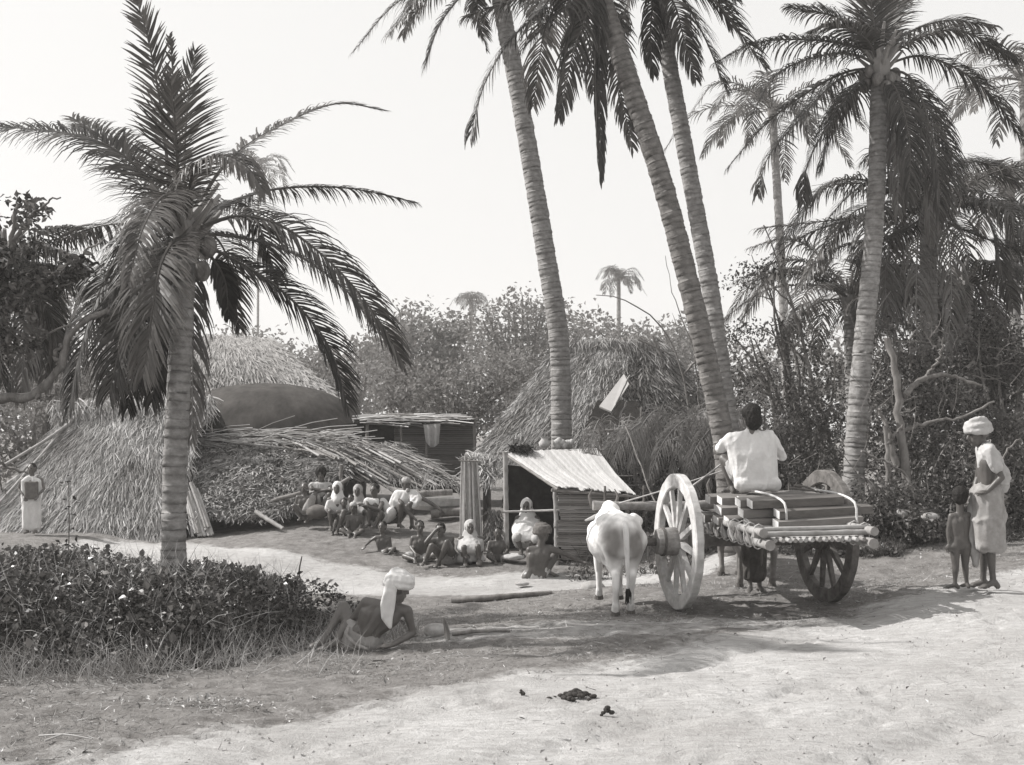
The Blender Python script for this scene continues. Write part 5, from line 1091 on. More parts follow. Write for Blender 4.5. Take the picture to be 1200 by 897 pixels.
# ------------------------------------------------------------------ people
def body(t, J, s=1.0, vox=.010, m='skin', face=(0, -1, 0), up=(0, 0, 1), mult=1.0, fat=1.0, hands=True, hr=None):
    """J: joints in world space: hd, shL, shR, pv and for each side eL hL kL aL tL"""
    mb = MB(); s_ = s; f = Vector(face).normalized(); u = Vector(up).normalized(); u = (u - f * u.dot(f)).normalized(); sd_ = f.cross(u)
    hs = (hr or 1.0) * s_ ** .45
    hd, shL, shR, pv = J['hd'], J['shL'], J['shR'], J['pv']; nk = lerp(shL, shR, .5); ax = (nk - pv).normalized(); lat = (shR - shL).normalized(); bk = lat.cross(ax)
    hw = .085 * s_
    hipL, hipR = pv - lat * hw, pv + lat * hw
    def C(a, b, ra, rb, seg=10): mb.cap(a, b, ra * s_ * fat, rb * s_ * fat, seg)
    # torso
    C(lerp(shL, nk, .12), lerp(shR, nk, .12), .052, .052)
    for x_, w in ((shL, -1), (shR, 1)):
        ch = lerp(nk, x_, .55) - ax * .10 * s_; wa = lerp(nk, pv, .68) + lat * w * .055 * s_
        C(ch, wa, .085, .07); C(wa, pv + lat * w * .07 * s_, .07, .088); C(lerp(nk, x_, .6) - ax * .02 * s_, ch, .06, .085)
    C(nk - ax * .08 * s_, pv, .09, .085)
    C(nk - ax * .02 * s_, hd - u * .05 * hs, .048, .045)
    mb.cap(nk - ax * .03 * s_, hd - u * .07 * hs - f * .015 * hs, .058 * s_, .046 * hs)
    # head
    RM_ = Matrix((sd_, f, u)).transposed()
    mb.ball(hd + u * .025 * hs - f * .012 * hs, np.array([.072, .092, .088]) * hs, 16, 12, RM_); mb.ball(hd - u * .035 * hs + f * .02 * hs, np.array([.056, .066, .075]) * hs, 14, 10, RM_)
    mb.cap(hd + f * .088 * hs + u * .012 * hs, hd + f * .104 * hs - u * .022 * hs, .010 * hs, .015 * hs, 8)                       # nose
    mb.cap(hd + f * .078 * hs - u * .052 * hs - sd_ * .018 * hs, hd + f * .078 * hs - u * .052 * hs + sd_ * .018 * hs, .011 * hs, .011 * hs, 8)   # lips
    mb.ball(hd + f * .062 * hs - u * .085 * hs, .022 * hs, 8, 6)                                                            # chin
    for w in (-1, 1):
        mb.cap(hd + f * .078 * hs + u * .034 * hs + sd_ * w * .012 * hs, hd + f * .066 * hs + u * .032 * hs + sd_ * w * .045 * hs, .011 * hs, .010 * hs, 8)   # brow
        mb.cap(hd + sd_ * w * .074 * hs + u * .015 * hs - f * .006 * hs, hd + sd_ * w * .078 * hs - u * .022 * hs - f * .002 * hs, .016 * hs, .011 * hs, 8)   # ear
        mb.ball(hd + f * .058 * hs - u * .012 * hs + sd_ * w * .038 * hs, .020 * hs, 8, 6)                                  # cheek
    hands_ = []
    for S, sh, hp, w in (('L', shL, hipL, -1), ('R', shR, hipR, 1)):
        e, h = J.get('e' + S), J.get('h' + S)
        if e is not None:
            C(sh, lerp(sh, e, .5), .050, .039); C(lerp(sh, e, .45), e, .040, .031); fd = (h - e).normalized(); C(e, lerp(e, h, .35), .032, .035); C(lerp(e, h, .3), h, .034, .022)
            hl = .17 * s_ ** .8
            hv = J.get('d' + S); hv = (Vector(hv).normalized() if hv is not None else fd)
            sv = hv.cross(V(0, 0, 1)) if abs(hv.z) < .9 else hv.cross(V(0, 1, 0)); sv.normalize(); pn = sv.cross(hv)
            pm = h + hv * hl * .28
            mb.cap(h, pm + sv * hl * .10, .020 * s_, .026 * s_); mb.cap(h, pm - sv * hl * .10, .020 * s_, .026 * s_); mb.cap(pm + sv * hl * .14, pm - sv * hl * .14, .022 * s_, .022 * s_)
            if hands:
                fr_ = max(.0085 * s_, vox * .78)
                for k, (o_, l_) in enumerate(((-.21, .40), (-.07, .47), (.07, .44), (.21, .34))):
                    b0 = pm + hv * hl * .10 + sv * hl * o_; b1 = b0 + (hv + sv * o_ * .9).normalized() * hl * l_ * .5; b2 = b1 + (hv * .75 + sv * o_ * .8 - pn * .55).normalized() * hl * l_ * .5
                    mb.cap(b0, b1, fr_ * 1.1, fr_, 7); mb.cap(b1, b2, fr_, fr_ * .8, 7)
                b0 = h + hv * hl * .10 - sv * hl * .16; b1 = b0 + (hv * .7 - sv * .8).normalized() * hl * .22; mb.cap(b0, b1, fr_ * 1.3, fr_ * 1.1, 7); mb.cap(b1, b1 + (hv - sv * .15).normalized() * hl * .2, fr_ * 1.1, fr_ * .9, 7)
        k, a = J.get('k' + S), J.get('a' + S)
        if k is not None:
            C(hp, lerp(hp, k, .4), .088, .072); C(lerp(hp, k, .35), k, .073, .050); kd = (a - k); cf = lerp(k, a, .3) + (kd.cross(lat)).normalized() * 0
            C(k, lerp(k, a, .3), .050, .048); C(lerp(k, a, .28), lerp(k, a, .75), .048, .031); C(lerp(k, a, .7), a, .031, .032)
            td = J.get('t' + S); td = (V(*td) if td is not None else V(f.x, f.y, 0)); td.z = 0; td.normalize(); ts = V(td.y, -td.x, 0)
            fl_ = .21 * s_ ** .9; g_ = a - V(0, 0, .045 * s_)
            mb.cap(a - V(0, 0, .01 * s_) - td * .02 * s_, g_ - td * .045 * s_, .032 * s_, .030 * s_); mb.cap(a - V(0, 0, .008), g_ + td * fl_ * .5, .034 * s_, .025 * s_); mb.cap(g_ + td * fl_ * .45 + ts * .02 * s_, g_ + td * fl_ * .45 - ts * .02 * s_, .026 * s_, .026 * s_)
            if vox < .013:
                for q_ in range(5):
                    o_ = (q_ - 2) * .0165 * s_; st = g_ + td * fl_ * .55 + ts * o_ - V(0, 0, .006); mb.cap(st, st + td * fl_ * (.22 - .03 * abs(q_ - 1)) - V(0, 0, .004), .011 * s_, .009 * s_, 7)
            else: mb.cap(g_ + td * fl_ * .6, g_ + td * fl_ * .8, .028 * s_, .018 * s_)
    org = ORG[t.name]; b_ = link_mesh('body', bake_remesh(mb, vox, 2, org), M[m], t)
    for w in (-1, 1):
        q = MB(); q.ball(hd + f * .078 * hs + u * .012 * hs + sd_ * w * .030 * hs, .011 * hs, 8, 6); q.build('eye', M['eye'], t, True)
    return dict(hs=hs, f=f, u=u, sd=sd_, hd=hd, RM=RM_, nk=nk, pv=pv, lat=lat, ax=ax, bk=bk, org=org, hipL=hipL, hipR=hipR, s=s_)
def fold(amp=.010, fr=9, dirv=(0, 0, 1), s=0):
    def f_(co, no):
        x, y, z = co[:, 0], co[:, 1], co[:, 2]
        a = fbm(x * fr * 1.6, y * fr * 1.6, z * fr * .28, o=2, s=s); w = fbm(x * 3, y * 3, z * 3, o=2, s=s + 2)
        r_ = 1 - np.abs(fbm(x * fr * 1.1 + z * 3 * w, y * fr * 1.1, z * fr * .35, o=2, s=s + 5)) * 4
        return co + no * (amp * (.8 * a + .75 * np.clip(r_, -.2, 1)))[:, None]
    return f_
def cloth(t, name, shapes, m, vox=.012, amp=.008, fr=9, s=0, dirv=(0, 0, 1), smooth=2):
    """shapes: ('c',a,b,ra,rb) capsule, ('h',[(p,r)..]) taut drape over points, ('b',c,r,R) ball"""
    mb = MB()
    for q in shapes:
        if q[0] == 'c': mb.cap(q[1], q[2], q[3], q[4], 12)
        elif q[0] == 'b': mb.ball(q[1], q[2], 16, 10, q[3] if len(q) > 3 else None)
        else:
            bm = bmesh.new()
            for p, r in q[1]:
                for k in range(26):
                    z_ = 1 - 2 * (k + .5) / 26; a_ = k * 2.39996; w = math.sqrt(1 - z_ * z_); bm.verts.new(p + V(w * math.cos(a_), w * math.sin(a_), z_) * r)
            rr = bmesh.ops.convex_hull(bm, input=bm.verts); 
            bmesh.ops.delete(bm, geom=list({g for g in rr['geom_interior'] + rr['geom_unused'] if isinstance(g, bmesh.types.BMVert) and g.is_valid}), context='VERTS')
            bmesh.ops.recalc_face_normals(bm, faces=bm.faces); bm.verts.index_update()
            mb.add([tuple(v.co) for v in bm.verts], [[v.index for v in fc_.verts] for fc_ in bm.faces]); bm.free()
    return link_mesh(name, bake_remesh(mb, vox, smooth, ORG[t.name], fold(amp, fr, dirv, s)), M[m], t)
def hair(t, b, kind='hair', m='hair', vox=.010, big=1.0, amp=.006):
    hs, hd, u, f = b['hs'], b['hd'], b['u'], b['f']
    if kind == 'hair': sh_ = [('b', hd + u * .042 * hs - f * .028 * hs, np.array([.080, .088, .082]) * hs * big, b['RM']), ('b', hd + u * .0 - f * .055 * hs, np.array([.070, .058, .07]) * hs * big, b['RM'])]
    elif kind == 'long': sh_ = [('b', hd + u * .045 * hs - f * .028 * hs, np.array([.083, .090, .085]) * hs * big, b['RM']), ('b', hd - u * .03 * hs - f * .055 * hs, np.array([.078, .062, .10]) * hs * big, b['RM'])]
    elif kind == 'cap': sh_ = [('b', hd + u * .052 * hs - f * .015 * hs, np.array([.080, .098, .070]) * hs * big, b['RM'])]
    elif kind == 'turban':
        R_ = b['RM']; c = hd + u * .055 * hs - f * .012 * hs; sh_ = [('b', c + u * .022 * hs, np.array([.088, .102, .078]) * hs * big, R_)]
        for tl_, rr, th_, up_ in ((.34, .088, .027, -.008), (-.30, .086, .027, .004), (.12, .078, .027, .034), (-.5, .064, .024, .05), (0, .092, .024, -.022)):
            p_ = lambda a: c + (b['sd'] * math.cos(a) * rr + f * math.sin(a) * rr * 1.16 + u * (up_ + math.cos(a) * rr * tl_ + .10 * rr * math.sin(a))) * hs * big
            for i in range(14): sh_.append(('c', p_(i / 14 * 6.2832), p_((i + 1) / 14 * 6.2832), th_ * hs * big, th_ * hs * big))
    return cloth(t, {'hair': 'hair', 'long': 'hair', 'cap': 'cap', 'turban': 'turban'}[kind], sh_, m, vox, amp, 22 if kind == 'turban' else 30)
def person(label, Y, spec, s=1.0, vox=.011, m='skin', face=(0, -1, 0), up=(0, 0, 1), group=None, foot=None, fat=1.0, hr=None):
    J = {}
    for k, p in spec.items():
        if k[0] in 'dt' : J[k] = p; continue
        J[k] = P(p[0], p[1], Y + (p[2] if len(p) > 2 else 0))
    base = foot if foot is not None else V(J['pv'].x, J['pv'].y, gz1(J['pv'].x, J['pv'].y))
    t = thing('person', label, 'person', base, group)
    for k in ('aL', 'aR'):                                      # ankles never under the ground
        if k in J and foot is None: J[k].z = max(J[k].z, gz1(J[k].x, J[k].y) + .075 * s)
    b = body(t, J, s, vox, m, face, up, fat=fat, hr=hr); b['J'] = J; b['t'] = t; return t, b
def shawl(t, b, m='white', extra=(), hood=True, vox=.013, r=1.0, amp=.010, s=0, knees=True):
    J, hs, hd, u, f, sc = b['J'], b['hs'], b['hd'], b['u'], b['f'], b['s']
    sh_ = []
    if hood: sh_ += [('b', hd + u * .030 * hs - f * .038 * hs, np.array([.098, .100, .112]) * hs, b['RM']), ('h', [(hd - u * .02 * hs - f * .06 * hs, .08 * hs), (b['nk'] - f * .02 + b['lat'] * .08 * sc, .085 * sc), (b['nk'] - f * .02 - b['lat'] * .08 * sc, .085 * sc)]), ('c', hd - u * .06 * hs - f * .05 * hs, b['nk'] - f * .01, .088 * hs, .12 * sc), ('c', hd - u * .10 * hs - f * .02 * hs, b['nk'] + f * .04 * sc, .07 * hs, .09 * sc)]
    dz = V(0, 0, .03 * sc)
    pts = [(J['shL'] - dz, .060 * sc * r), (J['shR'] - dz, .060 * sc * r), (b['nk'] + u * .02, .07 * sc), (b['pv'] - f * .02, .115 * sc * r), (b['nk'] - b['ax'] * .1 * sc, .095 * sc * r)]
    for k in 'LR':
        if 'e' + k in J: pts.append((J['e' + k], .062 * sc * r))
    if knees and 'kL' in J: pts += [(lerp(J['kL'], b['pv'], .12), .075 * sc * r), (lerp(J['kR'], b['pv'], .12), .075 * sc * r)]
    sh_.append(('h', pts)); sh_ += list(extra)
    return cloth(t, 'shawl', sh_, m, vox, amp, 9, s)
def loin(t, b, m='offwhite', vox=.013, knees=.5, name='loincloth', amp=.009, s=0, r=1.0):
    J, sc = b['J'], b['s']
    pts = [(b['pv'] - b['lat'] * .05 * sc, .11 * sc * r), (b['pv'] + b['lat'] * .05 * sc, .11 * sc * r)]
    sh_ = [('h', pts)]
    for k, h in (('kL', b['hipL']), ('kR', b['hipR'])):
        if k in J: sh_.append(('c', h, lerp(h, J[k], knees), .105 * sc * r, .088 * sc * r))
    return cloth(t, name, sh_, m, vox, amp, 11, s)

# the driver on the planks
t, b = person('cart driver in a crumpled white shirt seated on the planks with his back to us', 11.3,
    dict(hd=(880, 489), shL=(857, 515), shR=(902, 513), pv=(886, 560), eL=(844, 525, .10), hL=(866, 529, .36), eR=(917, 536, .14), hR=(900, 541, .45), kL=(848, 538, .22), aL=(857, 571, .26), kR=(902, 540, .5), aR=(900, 570, .52), tL=(-.3, 1, 0), tR=(0, 1, 0), dL=(1, .3, 0), dR=(-1, .2, 0)),
    1.0, .009, 'skin_pale_lit', face=(-.25, 1, -.12), foot=CL(0.1, -.35, 1.012), hr=.94)
hair(t, b, 'long', vox=.009, big=1.22, amp=.008); J = b['J']
sh_ = [('h', [(J['shL'] , .068), (J['shR'], .068), (b['pv'] + V(-.10, 0, -.02), .125), (b['pv'] + V(.11, 0, -.02), .12), (b['nk'] + V(0, -.01, .03), .062), (b['nk'] - V(0, 0, .2), .135)]), ('c', b['nk'], b['nk'] + V(0, 0, .06), .07, .062),
       ('c', J['shL'], J['eL'], .066, .050), ('c', J['shR'], J['eR'], .062, .048), ('c', b['pv'] + V(-.14, -.05, -.06), b['pv'] + V(.16, -.05, -.06), .085, .08)]
cloth(t, 'shirt', sh_, 'white', .010, .014, 9, 3)
sh_ = [('c', b['hipL'] + V(0, 0, .02), lerp(b['hipL'], J['kL'], .6), .115, .085), ('c', lerp(b['hipL'], J['kL'], .55) - V(0, 0, .02), P(872, 572, 11.5), .085, .06), ('c', b['hipR'], lerp(b['hipR'], J['kR'], .95), .11, .08), ('b', b['pv'] - V(0, -.05, .06), (.19, .12, .075))]
cloth(t, 'loincloth', sh_, 'offwhite', .011, .012, 13, 4, dirv=(1, 0, .4))

# person standing behind the cart
gp = G(2.78, 12.75); Yp = 12.75; z2 = lambda z_: HY + (CH - (gp.z + z_)) * F / Yp
t, b = person('person standing behind the cart, dark wrap and bare feet showing under the bed', Yp,
    dict(hd=(884, z2(1.30)), shL=(868, z2(1.12)), shR=(900, z2(1.12)), pv=(884, z2(.74)), eL=(864, z2(.90)), hL=(864, z2(.68)), eR=(904, z2(.90)), hR=(904, z2(.68)), kL=(879, z2(.40)), aL=(879, z2(.075)), kR=(890, z2(.40)), aR=(890, z2(.075), .1), tL=(-.5, -1, 0), tR=(.3, -1, 0)), .86, .012, 'skin_pale_lit', foot=gp)
hair(t, b); J = b['J']
cloth(t, 'wrap', [('h', [(b['pv'] + V(-.07, 0, .1), .10), (b['pv'] + V(.07, 0, .1), .10), (J['aL'] + V(0, .02, .12), .075), (J['aR'] + V(.0, 0, .12), .075)])], 'darkcloth', .012, .012, 12)

# man with turban standing at right, and the child
gm_ = G(4.66, 11.07); Ym = 11.07
t, b = person('tall man in pale turban and shawl standing at right, hand on hip, looking left', Ym,
    dict(hd=(1146, 509), shL=(1160, 530, -.16), shR=(1151, 530, .16), pv=(1157, 590), eL=(1174, 560, -.20), hL=(1156, 577, -.17), eR=(1146, 560, .24), hR=(1140, 582, .16), kL=(1160, 640, -.08), aL=(1164, 682, -.07), kR=(1154, 640, .10), aR=(1152, 681, .16), tL=(-1, -.1, 0), tR=(-1, .15, 0), dL=(-1, .1, -.1), dR=(-.6, 0, -.6)),
    1.0, .010, 'skin', face=(-1, -.12, -.2), foot=V(P(1157, 600, Ym).x, Ym, gm_.z), hr=1.12)
hair(t, b, 'turban', 'offwhite', .010, .98); J = b['J']
hk = P(1160, 500, Ym)
cloth(t, 'dhoti', [('h', [(b['pv'] + V(-.03, -.04, .08), .15), (b['pv'] + V(.03, .05, .08), .14), (P(1152, 640, Ym - .12), .075), (P(1170, 640, Ym - .1), .075), (P(1152, 640, Ym + .12), .075), (P(1170, 636, Ym + .1), .075)]), ('h', [(P(1166, 582, Ym - .10), .05), (P(1176, 606, Ym - .02), .045), (P(1168, 622, Ym - .08), .045)])], 'greyclothlight', .011, .016, 10, 5)
cloth(t, 'hanging_cloth', [('h', [(P(1142, 580, Ym + .02), .05), (P(1136, 628, Ym + .02), .045), (P(1144, 630, Ym + .0), .045), (P(1146, 585, Ym - .02), .045)]), ('h', [(P(1137, 628, Ym + .02), .045), (P(1143, 662, Ym + .0), .025), (P(1146, 625, Ym + .02), .04)])], 'greycloth', .011, .010, 12, 6)
cloth(t, 'shawl', [('h', [(J['shL'] + V(0, -.01, .02), .062), (J['shR'] + V(0, 0, .02), .062), (b['nk'] + V(.02, 0, -.12), .11), (b['nk'] + V(-.03, 0, .0), .07), (b['nk'] + V(0, 0, .05), .06)]), ('h', [(J['shL'] + V(.04, 0, -.02), .055), (P(1180, 560, Ym + .02), .045), (P(1176, 572, Ym + .05), .05), (b['nk'] + V(.06, .05, -.1), .08)]), ('c', J['shL'], lerp(J['shL'], J['eL'], .6), .07, .062)], 'offwhite', .011, .012, 11, 7)

gc = G(4.48, 11.07)
t, b = person('small naked child with bushy hair standing beside the tall man, seen from behind', Ym,
    dict(hd=(1125, 583), shL=(1115, 605), shR=(1135, 604), pv=(1125, 640), eL=(1111, 622, 0), hL=(1112, 638, -.02), eR=(1139, 620, .05), hR=(1140, 636, .08), kL=(1120, 663), aL=(1119, 685, 0), kR=(1131, 663, .03), aR=(1133, 684, .06), tL=(-.9, .3, 0), tR=(-.2, 1, 0)),
    .66, .008, 'skin', face=(.35, 1, 0), foot=V(P(1125, 600, Ym).x, Ym, gc.z), hr=1.0, fat=1.02)
hair(t, b, 'hair', vox=.008, big=1.2, amp=.005)

# the reclining man in the foreground
Yr = 9.75
t, b = person('bare backed man in a white turban reclining on the verge, his back to us', Yr,
    dict(hd=(467, 690), shL=(429, 706), shR=(477, 716), pv=(424, 749, .05), eL=(410, 730, .12), hL=(402, 715, .28), eR=(484, 742, .02), hR=(458, 757, -.1), kL=(403, 711, .20), aL=(379, 758, .02), kR=(407, 730, .1), aR=(394, 760, -.08), tL=(-1, -.25, 0), tR=(-1, -.3, 0), dL=(-.5, .6, -.1), dR=(-1, -.1, 0)),
    1.0, .008, 'skin_pale_lit', face=(.75, .62, -.25), up=(.15, 0, 1), hr=1.05)
hair(t, b, 'turban', 'white', .009, 1.06); J = b['J']
cloth(t, 'turban_tail', [('h', [(P(457, 682, Yr - .10), .035), (P(462, 686, Yr - .11), .03), (P(451, 724, Yr - .12), .028), (P(457, 735, Yr - .12), .018), (P(449, 708, Yr - .12), .022)])], 'white', .008, .007, 14, 8)
cloth(t, 'loincloth', [('c', b['hipL'] + V(-.02, 0, .0), b['hipR'] + V(-.02, 0, -.02), .105, .105), ('c', b['hipR'], lerp(b['hipR'], J['kR'], .85), .10, .07), ('h', [(lerp(b['hipR'], J['kR'], .8), .06), (P(396, 752, Yr - .02), .03), (P(408, 757, Yr - .04), .05), (b['hipR'], .08)])], 'greyclothlight', .009, .010, 13, 9)
cloth(t, 'waist_cloth', [('c', P(408, 734, Yr - .02), P(406, 745, Yr - .10), .014, .016), ('c', P(406, 745, Yr - .10), P(416, 755, Yr - .12), .016, .015), ('c', P(416, 755, Yr - .12), P(430, 761, Yr - .12), .015, .012)], 'greyclothlight', .008, .005, 20, 10)

# people sitting in the village
VG = 'villagers sitting on the ground before the huts'
def sitter(label, Y, spec, s=.95, face=(0, -1, 0), m='skin', vox=.012, hr=None, fat=1.14): return person(label, Y, spec, s, vox, m, face, group=VG, hr=hr, fat=fat)
# woman in white in the stall
t, b = sitter('woman wrapped in a white hooded shawl seated inside the open stall', 17.3, dict(hd=(617, 594), shL=(607, 608), shR=(629, 608), pv=(615, 636, .1), eL=(604, 620, -.05), hL=(611, 628, -.2), eR=(629, 622, -.05), hR=(621, 631, -.22), kL=(606, 630, -.28), aL=(611, 645, -.2), kR=(628, 632, -.28), aR=(619, 646, -.22)), .92, (-.15, -1, -.1))
shawl(t, b, 'white', s=1); loin(t, b, 'offwhite', name='skirt', knees=.95)
# bare backed crouching man
t, b = sitter('squatting man with flat dark turban and bare back, arm stretched to the right', 16.0, dict(hd=(636, 626), shL=(621, 645), shR=(644, 643), pv=(626, 676), eL=(630, 660, .25), hL=(650, 656, .38), eR=(664, 650, .08), hR=(682, 659, .12), kL=(640, 654, .28), aL=(636, 682, .2), kR=(650, 652, .14), aR=(642, 684, .05), tL=(1, .2, 0), tR=(1, -.1, 0), dR=(1, 0, -.2)), 1.0, (.9, .6, -.05), vox=.011, hr=1.0, fat=1.2)
hair(t, b, 'turban', 'browncloth', .011, 1.12); loin(t, b, 'offwhite', knees=.3)
# naked child by the post
t, b = sitter('small naked child sitting cross legged against the stall post', 17.3, dict(hd=(583, 625), shL=(574, 636), shR=(592, 636), pv=(583, 655), eL=(571, 645, -.05), hL=(576, 652, -.2), eR=(595, 645, -.05), hR=(590, 652, -.2), kL=(572, 652, -.18), aL=(581, 660, -.28), kR=(597, 652, -.18), aR=(588, 661, -.28)), .62, (.1, -1, 0), hr=.98)
hair(t, b, 'hair')
# shawled woman
t, b = sitter('figure in a pale grey shawl with face uncovered, squatting left of the naked child', 17.15, dict(hd=(551, 619), shL=(540, 632), shR=(563, 632), pv=(551, 654, .1), eL=(538, 642), hL=(545, 650, -.2), eR=(564, 644), hR=(562, 656, -.25), kL=(544, 642, -.25), aL=(545, 658, -.2), kR=(560, 641, -.25), aR=(561, 659, -.2)), .88, (.15, -1, 0))
shawl(t, b, 'offwhite', s=2, extra=[('h', [(P(556, 638, 17.15), .08), (P(567, 656, 17.1), .03), (P(538, 656, 17.2), .05), (P(546, 640, 17.15), .07), (P(551, 656, 17.0), .04)])])
# boy with hand to head
t, b = sitter('thin youth squatting with one hand to his forehead and the other arm hanging', 17.3, dict(hd=(516, 622), shL=(509, 634), shR=(529, 632), pv=(526, 655), eL=(499, 636, -.15), hL=(511, 621, -.12), eR=(522, 648, -.2), hR=(511, 662, -.3), kL=(506, 640, -.32), aL=(498, 658, -.3), kR=(524, 636, -.34), aR=(514, 660, -.32), dL=(.6, 0, .4), dR=(-.3, -.3, -1)), .90, (-.45, -1, -.3))
hair(t, b, 'hair'); loin(t, b, 'greycloth', knees=.3)
t, b = sitter('boy sitting cross legged with pale cloth over his lap, left of the thin youth', 17.6, dict(hd=(492, 618), shL=(484, 631), shR=(502, 631), pv=(494, 653), eL=(481, 641), hL=(487, 649, -.2), eR=(505, 641), hR=(500, 650, -.2), kL=(474, 652, -.12), aL=(486, 658, -.3), kR=(510, 652, -.2), aR=(498, 659, -.3)), .80, (.25, -1, 0))
hair(t, b, 'hair'); loin(t, b, 'offwhite', knees=.7)
t, b = sitter('naked boy leaning back on one arm with his knees drawn up', 18.2, dict(hd=(448, 618), shL=(441, 630), shR=(456, 631), pv=(449, 650), eL=(434, 634), hL=(428, 640, -.1), eR=(458, 640), hR=(452, 645, -.15), kL=(462, 643, -.15), aL=(458, 655, -.25), kR=(464, 648, .05), aR=(461, 656, -.02), tL=(1, 0, 0), tR=(1, 0, 0)), .66, (-.3, -1, .1), hr=1.0)
hair(t, b, 'hair')
# the old man in white
t, b = sitter('bearded old man in white robe squatting, one long arm stretched to the right', 19.8, dict(hd=(476, 567), shL=(466, 580), shR=(485, 579), pv=(461, 608, .1), eL=(474, 596, -.2), hL=(485, 607, -.3), eR=(502, 588, -.1), hR=(517, 598, -.2), kL=(470, 592, -.28), aL=(468, 614, -.2), kR=(481, 591, -.2), aR=(483, 616, -.15), tL=(.6, -1, 0), tR=(.8, -1, 0), dR=(.3, 0, -1), dL=(.7, 0, -.7)), 1.0, (.6, -1, -.35))
hair(t, b, 'cap', 'greycloth', big=.98)
cloth(t, 'robe', [('h', [(b['J']['shL'], .085), (b['J']['shR'] - V(.05, 0, 0), .085), (b['pv'] + V(-.06, .03, .02), .13), (b['nk'] - V(.05, 0, .1), .13)]), ('h', [(b['pv'] + V(0, -.05, .1), .1), (P(452, 608, 19.6), .09), (P(458, 600, 19.5), .08)]), ('h', [(b['J']['shR'], .08), (P(492, 584, 19.7), .05), (P(484, 594, 19.6), .05)])], 'white', .013, .012, 9, 11)
mb = MB(); mb.ball(b['hd'] + b['f'] * .075 - V(0, 0, .095), (.04, .03, .045), 8, 6); mb.build('beard', M['greycloth'], t, True)
t, b = sitter('man with dark arms held out left over a white cloth, sitting beside the old man', 19.7, dict(hd=(439, 575), shL=(430, 588), shR=(449, 588), pv=(443, 610), eL=(430, 596, -.2), hL=(424, 591, -.35), eR=(444, 598, -.25), hR=(428, 593, -.35), kL=(432, 600, -.25), aL=(432, 614, -.25), kR=(447, 602, -.25), aR=(440, 616, -.25), tL=(-.5, -1, 0), tR=(-.5, -1, 0), dL=(-1, 0, 0), dR=(-1, 0, 0)), .9, (-.6, -1, -.1))
hair(t, b, 'hair'); loin(t, b, 'white', knees=.3)
cloth(t, 'shawl', [('h', [(b['J']['shL'], .07), (lerp(b['J']['shL'], b['J']['shR'], .6), .07), (b['pv'] + V(.02, 0, .12), .08)]), ('h', [(b['J']['shR'], .075), (b['J']['shR'] + V(.08, 0, -.14), .07)])], 'white', .013, .01, 10, 12)
t, b = sitter('dark figure with a cloth over the head, sitting second from the white shawled child', 20.2, dict(hd=(419, 576), shL=(411, 589), shR=(428, 589), pv=(419, 608), eL=(409, 597), hL=(413, 603, -.2), eR=(430, 597), hR=(426, 603, -.2), kL=(412, 600, -.25), aL=(413, 612, -.2), kR=(427, 600, -.25), aR=(425, 612, -.2)), .82)
shawl(t, b, 'greycloth', s=3)
t, b = sitter('small dark child squeezed between the shawled child and the bald one', 19.9, dict(hd=(411, 585), shL=(404, 595), shR=(417, 595), pv=(411, 611), eL=(403, 602), hL=(406, 607, -.15), eR=(418, 602), hR=(415, 607, -.15), kL=(405, 605, -.2), aL=(406, 614, -.15), kR=(417, 605, -.2), aR=(415, 614, -.15)), .58, hr=.95)
hair(t, b, 'hair')
t, b = sitter('bare chested child in a pale skull cap sitting cross legged before the group', 19.4, dict(hd=(414, 595), shL=(405, 606), shR=(424, 606), pv=(413, 624), eL=(402, 615), hL=(408, 622, -.2), eR=(426, 615), hR=(418, 622, -.2), kL=(400, 621, -.2), aL=(409, 628, -.3), kR=(425, 622, -.2), aR=(416, 629, -.3)), .68, hr=1.0)
hair(t, b, 'cap', 'offwhite'); loin(t, b, 'darkcloth', knees=.5)
t, b = sitter('child in a white hooded shawl sitting with bare legs apart, left in the group', 19.7, dict(hd=(395, 573), shL=(386, 586), shR=(405, 586), pv=(398, 608, .1), eL=(384, 596), hL=(389, 600, -.25), eR=(406, 597), hR=(402, 602, -.25), kL=(387, 600, -.3), aL=(388, 618, -.3), kR=(403, 600, -.3), aR=(395, 622, -.38)), .86)
shawl(t, b, 'white', s=4, knees=False)
t, b = sitter('bushy haired figure with arms crossed level on raised knees, tallest at the back', 20.4, dict(hd=(376, 556), shL=(366, 570), shR=(386, 570), pv=(377, 598, .1), eL=(364, 578, -.2), hL=(384, 574, -.3), eR=(389, 577, -.2), hR=(368, 573, -.28), kL=(369, 580, -.3), aL=(370, 603, -.25), kR=(386, 580, -.3), aR=(383, 603, -.25), dL=(1, 0, 0), dR=(-1, 0, 0)), .96, (.1, -1, -.1))
hair(t, b, 'hair', big=1.3, amp=.012); loin(t, b, 'offwhite', knees=.85)
cloth(t, 'shawl', [('h', [(b['J']['shL'], .08), (b['J']['shR'], .08), (b['nk'] - V(0, 0, .1), .11)])], 'offwhite', .013, .01, 10, 13)
t, b = sitter('bald headed boy at the left end of the group, one knee raised', 20.0, dict(hd=(357, 572), shL=(349, 583), shR=(366, 584), pv=(359, 605), eL=(347, 592), hL=(353, 599, -.2), eR=(368, 593), hR=(363, 600, -.2), kL=(345, 593, -.25), aL=(352, 607, -.2), kR=(366, 600, -.25), aR=(360, 609, -.2)), .74, (-.2, -1, 0))
cloth(t, 'shawl', [('h', [(b['J']['shR'], .07), (b['pv'] + V(.04, -.05, .12), .09), (b['pv'] + V(-.02, -.1, .08), .06)])], 'greyclothlight', .013, .01, 10, 14)
